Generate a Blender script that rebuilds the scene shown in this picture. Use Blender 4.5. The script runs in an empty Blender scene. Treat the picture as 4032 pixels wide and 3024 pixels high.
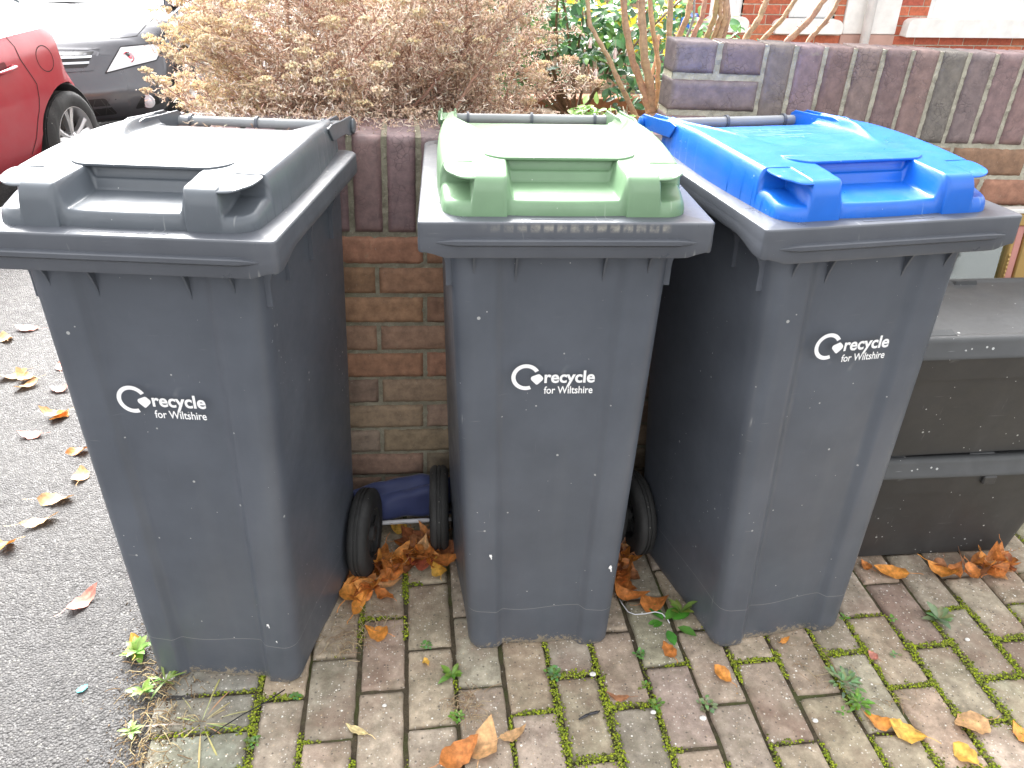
import bpy, bmesh, math, random
import numpy as np
from mathutils import Vector, Matrix, noise
from mathutils.bvhtree import BVHTree
PI=math.pi
rnd=random.Random(7)
scn=bpy.context.scene
COL=scn.collection
# ------------------------------------------------------------------ helpers
def mesh_from(name,V,F,mat=None,smooth=False,cols=None,mats=None,fmat=None):
    me=bpy.data.meshes.new(name)
    me.from_pydata([tuple(v) for v in V],[],[tuple(f) for f in F])
    me.update()
    for m in (mats or ([mat] if mat else [])): me.materials.append(m)
    if fmat is not None: me.polygons.foreach_set('material_index',list(fmat))
    if smooth: me.polygons.foreach_set('use_smooth',[True]*len(me.polygons))
    if cols is not None:   # per-vertex rgb
        a=me.color_attributes.new('Col','FLOAT_COLOR','POINT')
        c=np.ones((len(V),4),dtype=np.float32); c[:,:3]=np.asarray(cols,dtype=np.float32)
        a.data.foreach_set('color',c.ravel())
    return me
def link(name,me,parent=None,loc=None,rot=None):
    o=bpy.data.objects.new(name,me); COL.objects.link(o)
    if parent: o.parent=parent
    if loc is not None: o.location=loc
    if rot is not None: o.rotation_euler=rot
    return o
def tag(o,label=None,cat=None,group=None,kind=None):
    if label: o['label']=label
    if cat: o['category']=cat
    if group: o['group']=group
    if kind: o['kind']=kind
    return o
def empty(name,loc=(0,0,0),rot=(0,0,0),**k):
    o=bpy.data.objects.new(name,None); COL.objects.link(o); o.location=loc; o.rotation_euler=rot
    o.empty_display_size=.05
    return tag(o,**k)
class MB:
    def __init__(s): s.V=[];s.F=[];s.C=[];s.M=[]
    def add(s,V,F,col=None,m=0):
        b=len(s.V); s.V.extend([tuple(v) for v in V]); s.F.extend([tuple(i+b for i in f) for f in F])
        c=col if col is not None else (1,1,1)
        if len(c)==len(V) and not isinstance(c[0],(int,float)): s.C.extend(c)
        else: s.C.extend([c]*len(V))
        s.M.extend([m]*len(F))
    def box(s,x0,x1,y0,y1,z0,z1,col=None,m=0,j=0,r=0.0,xf=None):
        # box with chamfered edges (r) and jitter (j)
        if r<=0:
            V=[(x,y,z) for z in (z0,z1) for y in (y0,y1) for x in (x0,x1)]
            F=[(0,2,3,1),(4,5,7,6),(0,1,5,4),(1,3,7,5),(3,2,6,7),(2,0,4,6)]
        else:
            V=[];F=[];idx={}
            X=(x0,x1);Y=(y0,y1);Z=(z0,z1)
            def pt(i,jj,k,ax):
                key=(i,jj,k,ax)
                if key not in idx:
                    p=[X[i],Y[jj],Z[k]]; sg=(1 if i==0 else -1,1 if jj==0 else -1,1 if k==0 else -1)
                    for a in range(3):
                        if a!=ax: p[a]+=sg[a]*r
                    idx[key]=len(V); V.append(tuple(p))
                return idx[key]
            for a,(b,c) in ((0,(1,2)),(1,(2,0)),(2,(0,1))):
                for sgn in (0,1):
                    q=[]
                    for (u,v) in ((0,0),(1,0),(1,1),(0,1)):
                        t=[0,0,0]; t[a]=sgn; t[b]=u; t[c]=v; q.append(pt(*t,a))
                    F.append(tuple(q) if sgn else tuple(reversed(q)))
            for a,b,c in ((0,1,2),(1,2,0),(2,0,1)):   # edges along a, between faces b and c
                for sb in (0,1):
                    for sc in (0,1):
                        t0=[0,0,0];t0[b]=sb;t0[c]=sc;t1=list(t0);t1[a]=1
                        q=(pt(*t0,b),pt(*t1,b),pt(*t1,c),pt(*t0,c))
                        F.append(q if (sb+sc)%2==1 else tuple(reversed(q)))
            for i in (0,1):
                for jj in (0,1):
                    for k in (0,1):
                        q=(pt(i,jj,k,0),pt(i,jj,k,1),pt(i,jj,k,2))
                        F.append(q if (i+jj+k)%2==1 else tuple(reversed(q)))
        if j: V=[(v[0]+rnd.uniform(-j,j),v[1]+rnd.uniform(-j,j),v[2]+rnd.uniform(-j,j)) for v in V]
        if xf: V=[xf(v) for v in V]
        s.add(V,F,col,m)
    def tube(s,P,R,n=8,col=None,m=0,cap=True,cx=1.0):
        P=[Vector(p) for p in P]
        if isinstance(R,(int,float)): R=[R]*len(P)
        V=[];F=[]
        up=Vector((0,0,1)); prev=None
        for i,p in enumerate(P):
            d=(P[min(i+1,len(P)-1)]-P[max(i-1,0)]).normalized()
            if prev is None:
                a=d.cross(up)
                if a.length<.1: a=d.cross(Vector((1,0,0)))
                a.normalize()
            else:
                a=prev-d*prev.dot(d)
                if a.length<1e-6: a=d.orthogonal()
                a.normalize()
            prev=a; b=d.cross(a)
            for k in range(n):
                t=2*PI*k/n; V.append(tuple(p+(a*math.cos(t)+b*math.sin(t)*cx)*R[i]))
        for i in range(len(P)-1):
            for k in range(n):
                k2=(k+1)%n; F.append((i*n+k,i*n+k2,(i+1)*n+k2,(i+1)*n+k))
        if cap:
            F.append(tuple(range(n-1,-1,-1))); F.append(tuple((len(P)-1)*n+k for k in range(n)))
        s.add(V,F,col,m)
    def lathe(s,prof,axis='x',n=40,c=(0,0,0),col=None,m=0):
        # prof: list of (r,t) closed ring or open
        V=[];F=[]
        for k in range(n):
            a=2*PI*k/n
            for r,t in prof:
                q={'x':(t,r*math.cos(a),r*math.sin(a)),'y':(r*math.cos(a),t,r*math.sin(a)),'z':(r*math.cos(a),r*math.sin(a),t)}[axis]
                V.append((q[0]+c[0],q[1]+c[1],q[2]+c[2]))
        L=len(prof)
        for k in range(n):
            k2=(k+1)%n
            for i in range(L-1): F.append((k*L+i,k*L+i+1,k2*L+i+1,k2*L+i))
        s.add(V,F,col,m)
    def prism(s,poly,z0,z1,col=None,m=0,xf=None,bev=0):
        # poly in xy CCW, extruded along z, optional small bevel
        n=len(poly); V=[];F=[]
        rings=[(z0,0),(z1,0)] if not bev else [(z0,bev),(z0+bev,0),(z1-bev,0),(z1,bev)]
        cx=sum(p[0] for p in poly)/n; cy=sum(p[1] for p in poly)/n
        for z,ins in rings:
            for i,(x,y) in enumerate(poly):
                if ins:
                    dx,dy=cx-x,cy-y; L=math.hypot(dx,dy) or 1; x+=dx/L*ins; y+=dy/L*ins
                V.append((x,y,z))
        F.append(tuple(range(n-1,-1,-1))); F.append(tuple((len(rings)-1)*n+i for i in range(n)))
        for r in range(len(rings)-1):
            for i in range(n):
                i2=(i+1)%n; F.append((r*n+i,r*n+i2,(r+1)*n+i2,(r+1)*n+i))
        if xf: V=[xf(v) for v in V]
        s.add(V,F,col,m)
    def build(s,name,mat,parent=None,smooth=False,cols=True,loc=None,rot=None):
        mats=mat if isinstance(mat,(list,tuple)) else [mat]
        me=mesh_from(name,s.V,s.F,None,smooth,s.C if cols else None,mats,s.M)
        return link(name,me,parent,loc,rot)
def autosmooth(o,deg=40):
    me=o.data
    me.polygons.foreach_set('use_smooth',[True]*len(me.polygons))
    me.set_sharp_from_angle(angle=math.radians(deg))
def nz(x,y,z=0,s=1,seed=0): return noise.noise(Vector((x*s+seed*17.3,y*s-seed*5.1,z*s+seed*3.7)))
def sstep(a,b,x):
    t=np.clip((x-a)/(b-a),0,1); return t*t*(3-2*t)
# ------------------------------------------------------------------ materials
class NT:
    def __init__(s,name):
        s.m=bpy.data.materials.new(name); s.m.use_nodes=True; s.t=s.m.node_tree; s.n=s.t.nodes; s.l=s.t.links
        s.b=s.n['Principled BSDF']; s.co=s.n.new('ShaderNodeTexCoord')
    def new(s,t,**k):
        n=s.n.new(t)
        for a,b in k.items(): setattr(n,a,b)
        return n
    def set(s,n,i,v):
        if isinstance(v,bpy.types.NodeSocket): s.l.new(v,n.inputs[i])
        else: n.inputs[i].default_value=v
    def noise(s,scale,detail=4,rough=.55,vec=None,dist=0):
        n=s.new('ShaderNodeTexNoise'); n.inputs['Scale'].default_value=scale; n.inputs['Detail'].default_value=detail
        n.inputs['Roughness'].default_value=rough; n.inputs['Distortion'].default_value=dist
        s.l.new(vec or s.co.outputs['Object'],n.inputs['Vector']); return n.outputs['Fac']
    def vor(s,scale,out='Distance',vec=None,feature='F1',rand=1):
        n=s.new('ShaderNodeTexVoronoi',feature=feature); n.inputs['Scale'].default_value=scale
        n.inputs['Randomness'].default_value=rand
        s.l.new(vec or s.co.outputs['Object'],n.inputs['Vector']); return n.outputs[out]
    def map(s,scale=(1,1,1),rot=(0,0,0),vec=None):
        n=s.new('ShaderNodeMapping'); n.inputs['Scale'].default_value=scale; n.inputs['Rotation'].default_value=rot
        s.l.new(vec or s.co.outputs['Object'],n.inputs['Vector']); return n.outputs[0]
    def ramp(s,fac,a,b,ca=0,cb=1):
        n=s.new('ShaderNodeMapRange'); n.inputs['From Min'].default_value=a; n.inputs['From Max'].default_value=b
        n.inputs['To Min'].default_value=ca; n.inputs['To Max'].default_value=cb; s.l.new(fac,n.inputs['Value']); return n.outputs[0]
    def math(s,op,a,b=0.0):
        n=s.new('ShaderNodeMath',operation=op); s.set(n,0,a); s.set(n,1,b); return n.outputs[0]
    def mix(s,fac,a,b,mode='MIX'):
        n=s.new('ShaderNodeMix',data_type='RGBA',blend_type=mode)
        s.set(n,0,fac)
        for i,v in ((6,a),(7,b)):
            if isinstance(v,bpy.types.NodeSocket): s.l.new(v,n.inputs[i])
            else: n.inputs[i].default_value=(*v,1)
        return n.outputs[2]
    def attr(s): return s.new('ShaderNodeAttribute',attribute_name='Col').outputs['Color']
    def bump(s,h,strength=.3,dist=.002,prev=None):
        n=s.new('ShaderNodeBump'); n.inputs['Strength'].default_value=strength; n.inputs['Distance'].default_value=dist
        s.l.new(h,n.inputs['Height'])
        if prev: s.l.new(prev,n.inputs['Normal'])
        return n.outputs[0]
    def fin(s,col=None,rough=None,nrm=None,**k):
        for n,v in (('Base Color',col),('Roughness',rough),('Normal',nrm)):
            if v is None: continue
            if isinstance(v,bpy.types.NodeSocket): s.l.new(v,s.b.inputs[n])
            else: s.b.inputs[n].default_value=(*v,1) if n=='Base Color' else v
        for n,v in k.items(): s.b.inputs[n.replace('_',' ')].default_value=v
        return s.m
def simple(name,col,rough=.5,**k):
    t=NT(name); v=t.mix(t.ramp(t.noise(9,5),.35,.7),tuple(c*.88 for c in col),tuple(min(1,c*1.08) for c in col))
    return t.fin(v,rough,**k)
def attrmat(name,rough=.7,var=.25,sc=60,bump=0,trans=0,spec=.3):
    t=NT(name); c=t.attr(); n=t.noise(sc,3)
    v=t.mix(t.ramp(n,.3,.7),(1-var,1-var,1-var),(1+var,1+var,1+var)); c=t.mix(1,c,v,'MULTIPLY')
    nm=t.bump(t.noise(sc*2,3),bump,.001) if bump else None
    t.fin(c,rough,nm); t.b.inputs['Specular IOR Level'].default_value=spec
    if trans:
        tr=t.new('ShaderNodeBsdfTranslucent'); t.l.new(c,tr.inputs[0]); mx=t.new('ShaderNodeMixShader'); mx.inputs[0].default_value=trans
        t.l.new(t.b.outputs[0],mx.inputs[1]); t.l.new(tr.outputs[0],mx.inputs[2]); t.l.new(mx.outputs[0],t.n['Material Output'].inputs[0])
    return t.m
def plastic(name,col,rough=.36,speck=.75,wear=.25,dirt=None,scuff=(.45,.45,.44)):
    """moulded bin plastic: faint weathering, stuck grit specks, fine scratches, dried splashes"""
    t=NT(name)
    w=t.ramp(t.noise(5,6,.6),.3,.72)
    c=t.mix(w,tuple(k*.86 for k in col),tuple(min(1,k*1.16+.004) for k in col))
    # vertical run marks
    run=t.ramp(t.noise(14,4,.6,t.map((1,1,.12))),.52,.8,0,wear); c=t.mix(run,c,tuple(min(1,k*.6+.10) for k in col))
    # specks of grit: small voronoi cells, only some of them
    vec=t.map((1,1,1)); vo=t.new('ShaderNodeTexVoronoi'); vo.inputs['Scale'].default_value=64; t.l.new(vec,vo.inputs['Vector'])
    sep=t.new('ShaderNodeSeparateColor'); t.l.new(vo.outputs['Color'],sep.inputs[0])
    rad=t.math('MULTIPLY',t.ramp(sep.outputs[0],.60,1,0,.25),t.ramp(t.noise(6,3),.38,.66,.15,1))
    m=t.math('LESS_THAN',vo.outputs['Distance'],rad)
    c=t.mix(t.math('MULTIPLY',m,speck),c,scuff)
    # scratches: stretched noise crests
    for rt,sc in ((.5,(9,9,160)),(-.7,(150,9,12)),(1.2,(12,140,9))):
        v=t.map(sc,(rt,rt*.7,rt*1.3)); n1=t.noise(1,2,.5,v)
        msk=t.ramp(t.noise(11,3,.6),.55,.68)
        s_=t.math('MULTIPLY',t.ramp(n1,.70,.78,0,.62*wear*4),msk); c=t.mix(s_,c,scuff)
    if dirt=='foot':   # dried mud along the foot of the bin
        z=t.new('ShaderNodeSeparateXYZ'); t.l.new(t.co.outputs['Object'],z.inputs[0])
        f=t.math('MULTIPLY',t.ramp(z.outputs[2],.010,.085,1,0),t.ramp(t.math('ABSOLUTE',z.outputs[0]),.05,.16,1.08,.80))
        g=t.math('GREATER_THAN',t.math('ADD',t.math('MULTIPLY',f,.75),t.math('MULTIPLY',t.noise(110,5,.8),1.5)),1.50)
        c=t.mix(t.math('MULTIPLY',g,.8),c,(.30,.25,.18))
        # one long thin curved scratch line
        wv=t.math('MULTIPLY',t.math('SINE',t.math('MULTIPLY',z.outputs[0],31.0)),.0045)
        ln=t.math('ABSOLUTE',t.math('SUBTRACT',t.math('SUBTRACT',z.outputs[2],.112),wv))
        c=t.mix(t.math('MULTIPLY',t.math('LESS_THAN',ln,.0006),.4),c,(.4,.4,.38))
    if dirt=='patches':   # worn row of residue patches along the front of the rim
        z=t.new('ShaderNodeSeparateXYZ'); t.l.new(t.co.outputs['Object'],z.inputs[0])
        per=t.math('ABSOLUTE',t.math('SINE',t.math('MULTIPLY',z.outputs[0],PI/.0215)))
        a=t.math('MULTIPLY',t.ramp(per,.25,.6),t.math('MULTIPLY',t.ramp(z.outputs[0],-.15,-.06),t.ramp(z.outputs[0],.17,.16)))
        zz=t.math('ABSOLUTE',t.math('SUBTRACT',z.outputs[2],.9905)); b=t.ramp(zz,.0085,.002)
        g=t.math('MULTIPLY',t.math('MULTIPLY',a,b),t.ramp(t.noise(70,5,.75),.36,.62)); c=t.mix(t.math('MULTIPLY',g,.7),c,(.36,.34,.29))
    n=t.bump(t.noise(420,3,.6),.10,.0006); n=t.bump(t.noise(7,2),.25,.003,n)
    rr=t.ramp(t.noise(22,5,.65),.3,.75,rough-.06,rough+.10)
    return t.fin(c,rr,n)
M={}
M['grey']=plastic('bin_grey_plastic',(.082,.092,.112),.38,.8,.2,'foot')
M['greyrim']=plastic('bin_grey_rim_plastic',(.082,.089,.104),.32,.85,.32)
M['greyrim2']=plastic('bin_grey_rim_soiled',(.082,.089,.104),.32,.85,.32,'patches')
M['lidgrey']=plastic('lid_grey_plastic',(.095,.108,.124),.34,.75,.25)
M['lidgreen']=plastic('lid_green_plastic',(.165,.275,.160),.36,.6,.2,None,(.55,.6,.5))
M['lidblue']=plastic('lid_blue_plastic',(.006,.125,.56),.33,.6,.22,None,(.35,.5,.75))
M['tube']=plastic('handle_grey_plastic',(.24,.25,.26),.35,.2,.2)
M['rubber']=plastic('tyre_rubber',(.022,.022,.022),.75,.7,.5,None,(.25,.24,.22))
M['steel']=simple('axle_steel',(.35,.35,.35),.4,Metallic=1.0)
M['white']=simple('logo_white',(.86,.86,.86),.5)
M['boxblack']=plastic('box_black_plastic',(.036,.035,.035),.5,.9,.12)
M['boxlid']=plastic('box_lid_black_plastic',(.050,.052,.054),.52,.9,.2)
M['brick']=None
def brickmat(name,rough,bumpd,cr=0.0,spec=.4):
    t=NT(name); c=t.attr(); n=t.noise(38,6,.65)
    c=t.mix(1,c,t.mix(t.ramp(n,.28,.72),(.66,.66,.68),(1.34,1.32,1.28)),'MULTIPLY')
    pit=t.ramp(t.vor(330),.10,.22,1,0); pit=t.math('MULTIPLY',pit,t.ramp(t.noise(30,2),.5,.65))
    c=t.mix(t.math('MULTIPLY',pit,.6),c,(.03,.025,.02))
    lich=t.math('MULTIPLY',t.ramp(t.noise(16,6,.75),.62,.72),.5); c=t.mix(lich,c,(.30,.29,.20))
    h=t.noise(120,6,.7); nn=t.bump(h,.6,bumpd)
    if cr:
        v=t.vor(75,'Distance',feature='DISTANCE_TO_EDGE'); k=t.ramp(v,0,.06,1,0); k=t.math('MULTIPLY',k,t.ramp(t.noise(12,2),.46,.6))
        c=t.mix(t.math('MULTIPLY',k,cr),c,(.05,.035,.04)); nn=t.bump(t.math('MULTIPLY',k,-1),.5,.0015,nn)
    spk=t.math('MULTIPLY',t.ramp(t.noise(260,2,.5),.72,.76),.7); c=t.mix(spk,c,(.5,.48,.42))
    t.fin(c,rough,nn); t.b.inputs['Specular IOR Level'].default_value=spec; return t.m
M['engbrick']=brickmat('engineering_brick',.38,.0012,.55,.5)
M['redbrick']=brickmat('rustic_red_brick',.85,.003)
M['housebrick']=brickmat('house_red_brick',.8,.001)
def mortarmat(a=(.30,.28,.22),b=(.60,.57,.46),nm='lime_mortar'):
    t=NT(nm); n=t.noise(22,6,.7)
    c=t.mix(t.ramp(n,.3,.7),a,b); c=t.mix(t.ramp(t.noise(5,4,.7),.55,.75,0,.6),c,(.20,.20,.11))
    sp=t.ramp(t.vor(260),.12,.2,1,0); c=t.mix(t.math('MULTIPLY',sp,.6),c,(.62,.60,.52))
    return t.fin(c,.95,t.bump(t.noise(190,5,.75),.9,.004))
M['mortar']=mortarmat(); M['mortar2']=mortarmat((.20,.185,.135),(.38,.355,.27),'old_mortar')
def pavmat():
    t=NT('block_paving'); c=t.attr(); n=t.noise(30,6,.7)
    c=t.mix(1,c,t.mix(t.ramp(n,.3,.7),(.55,.53,.50),(1.38,1.35,1.30)),'MULTIPLY')
    c=t.mix(t.ramp(t.noise(8,6,.75),.46,.66,0,.62),c,(.17,.15,.095)); c=t.mix(t.ramp(t.noise(4.3,5,.7,t.map((1,1,1),(1,2,3))),.52,.68,0,.5),c,(.22,.12,.085))
    for sc,lo,hi,colr,am in ((190,.14,.38,(.74,.70,.62),.85),(150,.10,.30,(.56,.42,.28),.7),(75,.05,.19,(.88,.86,.80),.95),(140,.10,.36,(.10,.085,.07),.7)):
        vo=t.new('ShaderNodeTexVoronoi'); vo.inputs['Scale'].default_value=sc; t.l.new(t.co.outputs['Object'],vo.inputs['Vector'])
        sep=t.new('ShaderNodeSeparateColor'); t.l.new(vo.outputs['Color'],sep.inputs[0])
        m=t.math('MULTIPLY',t.math('LESS_THAN',vo.outputs['Distance'],t.ramp(sep.outputs[1],.35,1,lo*.5,hi)),t.math('GREATER_THAN',sep.outputs[0],.62))
        c=t.mix(t.math('MULTIPLY',m,am),c,colr)
    return t.fin(c,.85,t.bump(t.noise(260,5,.75),.9,.003))
M['paving']=pavmat()
def soilmat(name='joint_soil',a=(.05,.038,.025),b=(.15,.115,.07),moss=0.0):
    t=NT(name); n=t.noise(60,7,.75); c=t.mix(t.ramp(n,.3,.7),a,b)
    if moss: c=t.mix(t.ramp(t.noise(9,4,.6),.5,.62,0,moss),c,(.09,.13,.02))
    g=t.ramp(t.vor(280),.1,.3,1,0); c=t.mix(t.math('MULTIPLY',g,.4),c,(.28,.24,.18))
    return t.fin(c,.95,t.bump(t.noise(180,6,.8),1,.006))
M['soil']=soilmat('joint_soil',(.05,.038,.024),(.15,.12,.075),moss=.5); M['gsoil']=soilmat('garden_soil',(.06,.04,.028),(.20,.14,.09))
def asphalt():
    t=NT('asphalt'); n=t.noise(3,6,.7); c=t.mix(t.ramp(n,.3,.7),(.042,.040,.041),(.068,.065,.064))
    vo=t.new('ShaderNodeTexVoronoi'); vo.inputs['Scale'].default_value=190; t.l.new(t.co.outputs['Object'],vo.inputs['Vector'])
    sep=t.new('ShaderNodeSeparateColor'); t.l.new(vo.outputs['Color'],sep.inputs[0])
    c=t.mix(1,c,t.mix(sep.outputs[0],(.75,.75,.75),(1.35,1.33,1.3)),'MULTIPLY')
    m=t.math('GREATER_THAN',sep.outputs[1],.94); c=t.mix(t.math('MULTIPLY',m,.5),c,(.24,.23,.21))
    e=t.ramp(vo.outputs['Distance'],.25,.6,0,.5); c=t.mix(e,c,(.018,.017,.016))
    h=t.math('SUBTRACT',1.0,vo.outputs['Distance']); nn=t.bump(h,.9,.004); nn=t.bump(t.noise(45,4,.7),.5,.004,nn)
    return t.fin(c,t.ramp(t.noise(60,3),.3,.7,.5,.8),nn)
M['asphalt']=asphalt()
M['leaf']=attrmat('fallen_leaf',.5,.35,90,.5,.15,.4)
M['green']=attrmat('green_leaf',.42,.2,60,.2,.25,.5)
M['dry']=attrmat('dry_leaf',.75,.2,120,0,.3,.2)
M['flower']=attrmat('dry_flower',.85,.3,200,0,.1,.2)
M['stem']=attrmat('stem_bark',.65,.25,120,.5,0,.3)
M['moss']=attrmat('moss_green',.9,.35,300,0,.1,.1)
M['bits']=attrmat('debris_bits',.85,.2,200,0,0,.2)
# ------------------------------------------------------------------ camera, light, world
cam=bpy.data.cameras.new('camera'); co=bpy.data.objects.new('camera',cam); COL.objects.link(co); scn.camera=co
F_PX,PITCH,ROLL,YAW,CH=3137.30,29.8837,1.3847,7.6485,1.40879
cam.sensor_fit='HORIZONTAL'; cam.sensor_width=36; cam.lens=36*F_PX/4032; cam.clip_end=500; cam.clip_start=.02
pt,ro,yw=[math.radians(v) for v in (PITCH,ROLL,YAW)]
fw=Vector((math.sin(yw)*math.cos(pt),math.cos(yw)*math.cos(pt),-math.sin(pt))); rt=Vector((math.cos(yw),-math.sin(yw),0)); up=rt.cross(fw)
r2=rt*math.cos(ro)+up*math.sin(ro); u2=up*math.cos(ro)-rt*math.sin(ro)
mw=Matrix((r2,u2,-fw)).transposed().to_4x4(); mw.translation=(0,0,CH); co.matrix_world=mw
w=bpy.data.worlds.new('World'); scn.world=w; w.use_nodes=True; nt=w.node_tree
SUN_EL,SUN_AZ=math.radians(42),math.radians(-12)      # azimuth from +Y towards +X
sky=nt.nodes.new('ShaderNodeTexSky'); sky.sky_type='NISHITA'; sky.sun_disc=False; sky.sun_elevation=SUN_EL; sky.sun_rotation=SUN_AZ
sky.air_density=1.0; sky.dust_density=6.0; sky.ozone_density=1.0
hs=nt.nodes.new('ShaderNodeHueSaturation'); hs.inputs['Saturation'].default_value=.06; nt.links.new(sky.outputs[0],hs.inputs['Color'])
bg=nt.nodes['Background']; nt.links.new(hs.outputs[0],bg.inputs[0]); bg.inputs[1].default_value=.15
sl=bpy.data.lights.new('sun','SUN'); sl.energy=1.15; sl.angle=math.radians(34); sl.color=(1,.97,.93)
so=bpy.data.objects.new('sun',sl); COL.objects.link(so)
sd=Vector((math.sin(SUN_AZ)*math.cos(SUN_EL),math.cos(SUN_AZ)*math.cos(SUN_EL),math.sin(SUN_EL)))
so.rotation_euler=sd.to_track_quat('Z','Y').to_euler(); so.location=(0,3,8)
vs=scn.view_settings; vs.view_transform='Standard'; vs.look='None'; vs.gamma=1; vs.exposure=2.55
try: vs.use_curve_mapping=False
except Exception: pass
scn.cycles.max_bounces=8; scn.cycles.diffuse_bounces=5; scn.cycles.glossy_bounces=4
# ------------------------------------------------------------------ wheelie bins
W2=.2415; DR=.558; HR=1.0
def lid_mesh(mat,seed):
    du=.0022; U=np.arange(-.216,.2161,du); L=np.arange(.020,.5721,du)
    u,l=np.meshgrid(U,L,indexing='ij')
    au=np.abs(u)
    # footprint half width along l and signed inside distance
    hw=.200+.013*np.sin(np.clip((l-.03)/.5,0,1)*PI)
    f0=np.where(au<.097,.0365-.0045*(1-(au/.097)**2),.029)       # front line, slightly set back & bowed in the middle
    back=.566
    rc=.035
    dx=hw-au; dy=np.minimum(l-f0,(back-l))
    rr=np.where(l<.3,rc,.02)
    d=np.where((dx<rr)&(dy<rr),rr-np.sqrt((rr-dx)**2+(rr-dy)**2),np.minimum(dx,dy))
    gu,gl=np.gradient(d,du)
    gn=np.hypot(gu,gl)+1e-9
    inside=d>-du*.95
    mv=np.where(d<0,-d,0)/gn**2
    u=u+gu*mv; l=l+gl*mv; d=np.maximum(d,0); au=np.abs(u)
    top=.060+.010*np.sin(np.clip(l/.62,0,1)*PI)-.006*sstep(.35,.57,l)
    # shoulders run to the hinge arms, middle panel sinks towards the back
    b=.095+.075*sstep(.20,.50,l)
    panel=(1-sstep(-.006,.010,au-b))*sstep(.19,.50,l)*.017
    ridge=np.exp(-((au-b-.008)/.006)**2)*sstep(.24,.42,l)*.003
    top=top-panel+ridge-.010*(1-sstep(.0,.05,back-l))*(au<.16)
    r=.017+.009*(1-sstep(.04,.11,l))
    prof=(1-(1-np.clip(d/r,0,1))**3.0)**(1/3.0)
    low=.72*np.clip(d/.004,0,1)
    h=top*np.maximum(prof,np.where(d<.004,low*.9,0))
    # central hand recess
    lipr=np.clip((l-f0)/.010,0,1)
    fl=.0225*np.sqrt(np.clip(1-(1-lipr)**2,0,1))+.006*sstep(.04,.15,l)
    wr=.0890-.003*sstep(.03,.13,l)+.010*(1-sstep(.026,.045,l))
    m1=sstep(-.0105,.0025,wr-au); m2=1-sstep(.128,.150,l)
    m2f=np.where(l<.128,1,np.where(l<.134,1-.45*sstep(.128,.134,l),.55*(1-sstep(.138,.1445,l))))
    k=m1*m2f
    h=h*(1-k)+np.minimum(h,fl)*k
    # corner pockets under the ear grips
    ins=np.clip(d/.012,0,1); fl2=.020*np.sqrt(np.clip(1-(1-ins)**2,0,1))+.002+.010*sstep(.05,.11,l)
    q1=sstep(-.0022,.0022,au-.1525)*(1-sstep(-.0022,.0022,l-.1145))
    h=h*(1-q1)+np.minimum(h,fl2)*q1
    z=HR+.0015+np.maximum(h,0)
    idx=-np.ones(u.shape,dtype=int); idx[inside]=np.arange(inside.sum())
    V=np.stack([u[inside],l[inside],z[inside]],1)
    a=idx[:-1,:-1];b_=idx[1:,:-1];c=idx[1:,1:];e=idx[:-1,1:]
    ok=(a>=0)&(b_>=0)&(c>=0)&(e>=0)
    F=np.stack([a[ok],b_[ok],c[ok],e[ok]],1)
    me=mesh_from('lid',V.tolist(),F.tolist(),mat,True)
    bm=bmesh.new(); bm.from_mesh(me)
    # drop the border straight down to the rim
    edges=[e for e in bm.edges if e.is_boundary]
    ret=bmesh.ops.extrude_edge_only(bm,edges=edges)
    for v in ret['geom']:
        if isinstance(v,bmesh.types.BMVert): v.co.z=HR-.001; 
    for f in bm.faces: f.smooth=True
    bmesh.ops.recalc_face_normals(bm,faces=bm.faces)
    bm.to_mesh(me); bm.free()
    return me
def topz(l): return HR+.0015+.060+.010*math.sin(min(1,l/.62)*PI)
def rounded(poly,r,n=5):
    out=[];N=len(poly)
    for i in range(N):
        p0=Vector(poly[i-1]);p=Vector(poly[i]);p1=Vector(poly[(i+1)%N])
        a=(p0-p);b=(p1-p);ra=min(r,a.length*.45);rb=min(r,b.length*.45);a.normalize();b.normalize()
        A=p+a*ra;B=p+b*rb
        for k in range(n+1):
            t=k/n; q=A*(1-t)**2+p*2*t*(1-t)+B*t*t; out.append((q.x,q.y))
    return out
def plate(mb,poly,zf,th,bev=.0012,nsub=0):
    # thin moulded plate whose height follows zf(x,y)
    n=len(poly); cx=sum(p[0] for p in poly)/n; cy=sum(p[1] for p in poly)/n
    V=[];F=[]
    rings=[(0,bev),(bev,0),(th-bev,0),(th,bev)]
    for zz,ins in rings:
        for x,y in poly:
            dx,dy=cx-x,cy-y;Ln=math.hypot(dx,dy);x2=x+dx/Ln*ins;y2=y+dy/Ln*ins
            V.append((x2,y2,zf(x2,y2)+zz))
    for t in (.5,0):
        for x,y in poly: V.append((cx+(x-cx)*t,cy+(y-cy)*t,zf(cx+(x-cx)*t,cy+(y-cy)*t)+th))
    for r in range(5):
        for i in range(n):
            i2=(i+1)%n; F.append((r*n+i,r*n+i2,(r+1)*n+i2,(r+1)*n+i))
    F.append(tuple(range(n-1,-1,-1)))
    mb.add(V,F)
LIDMESH={}
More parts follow.
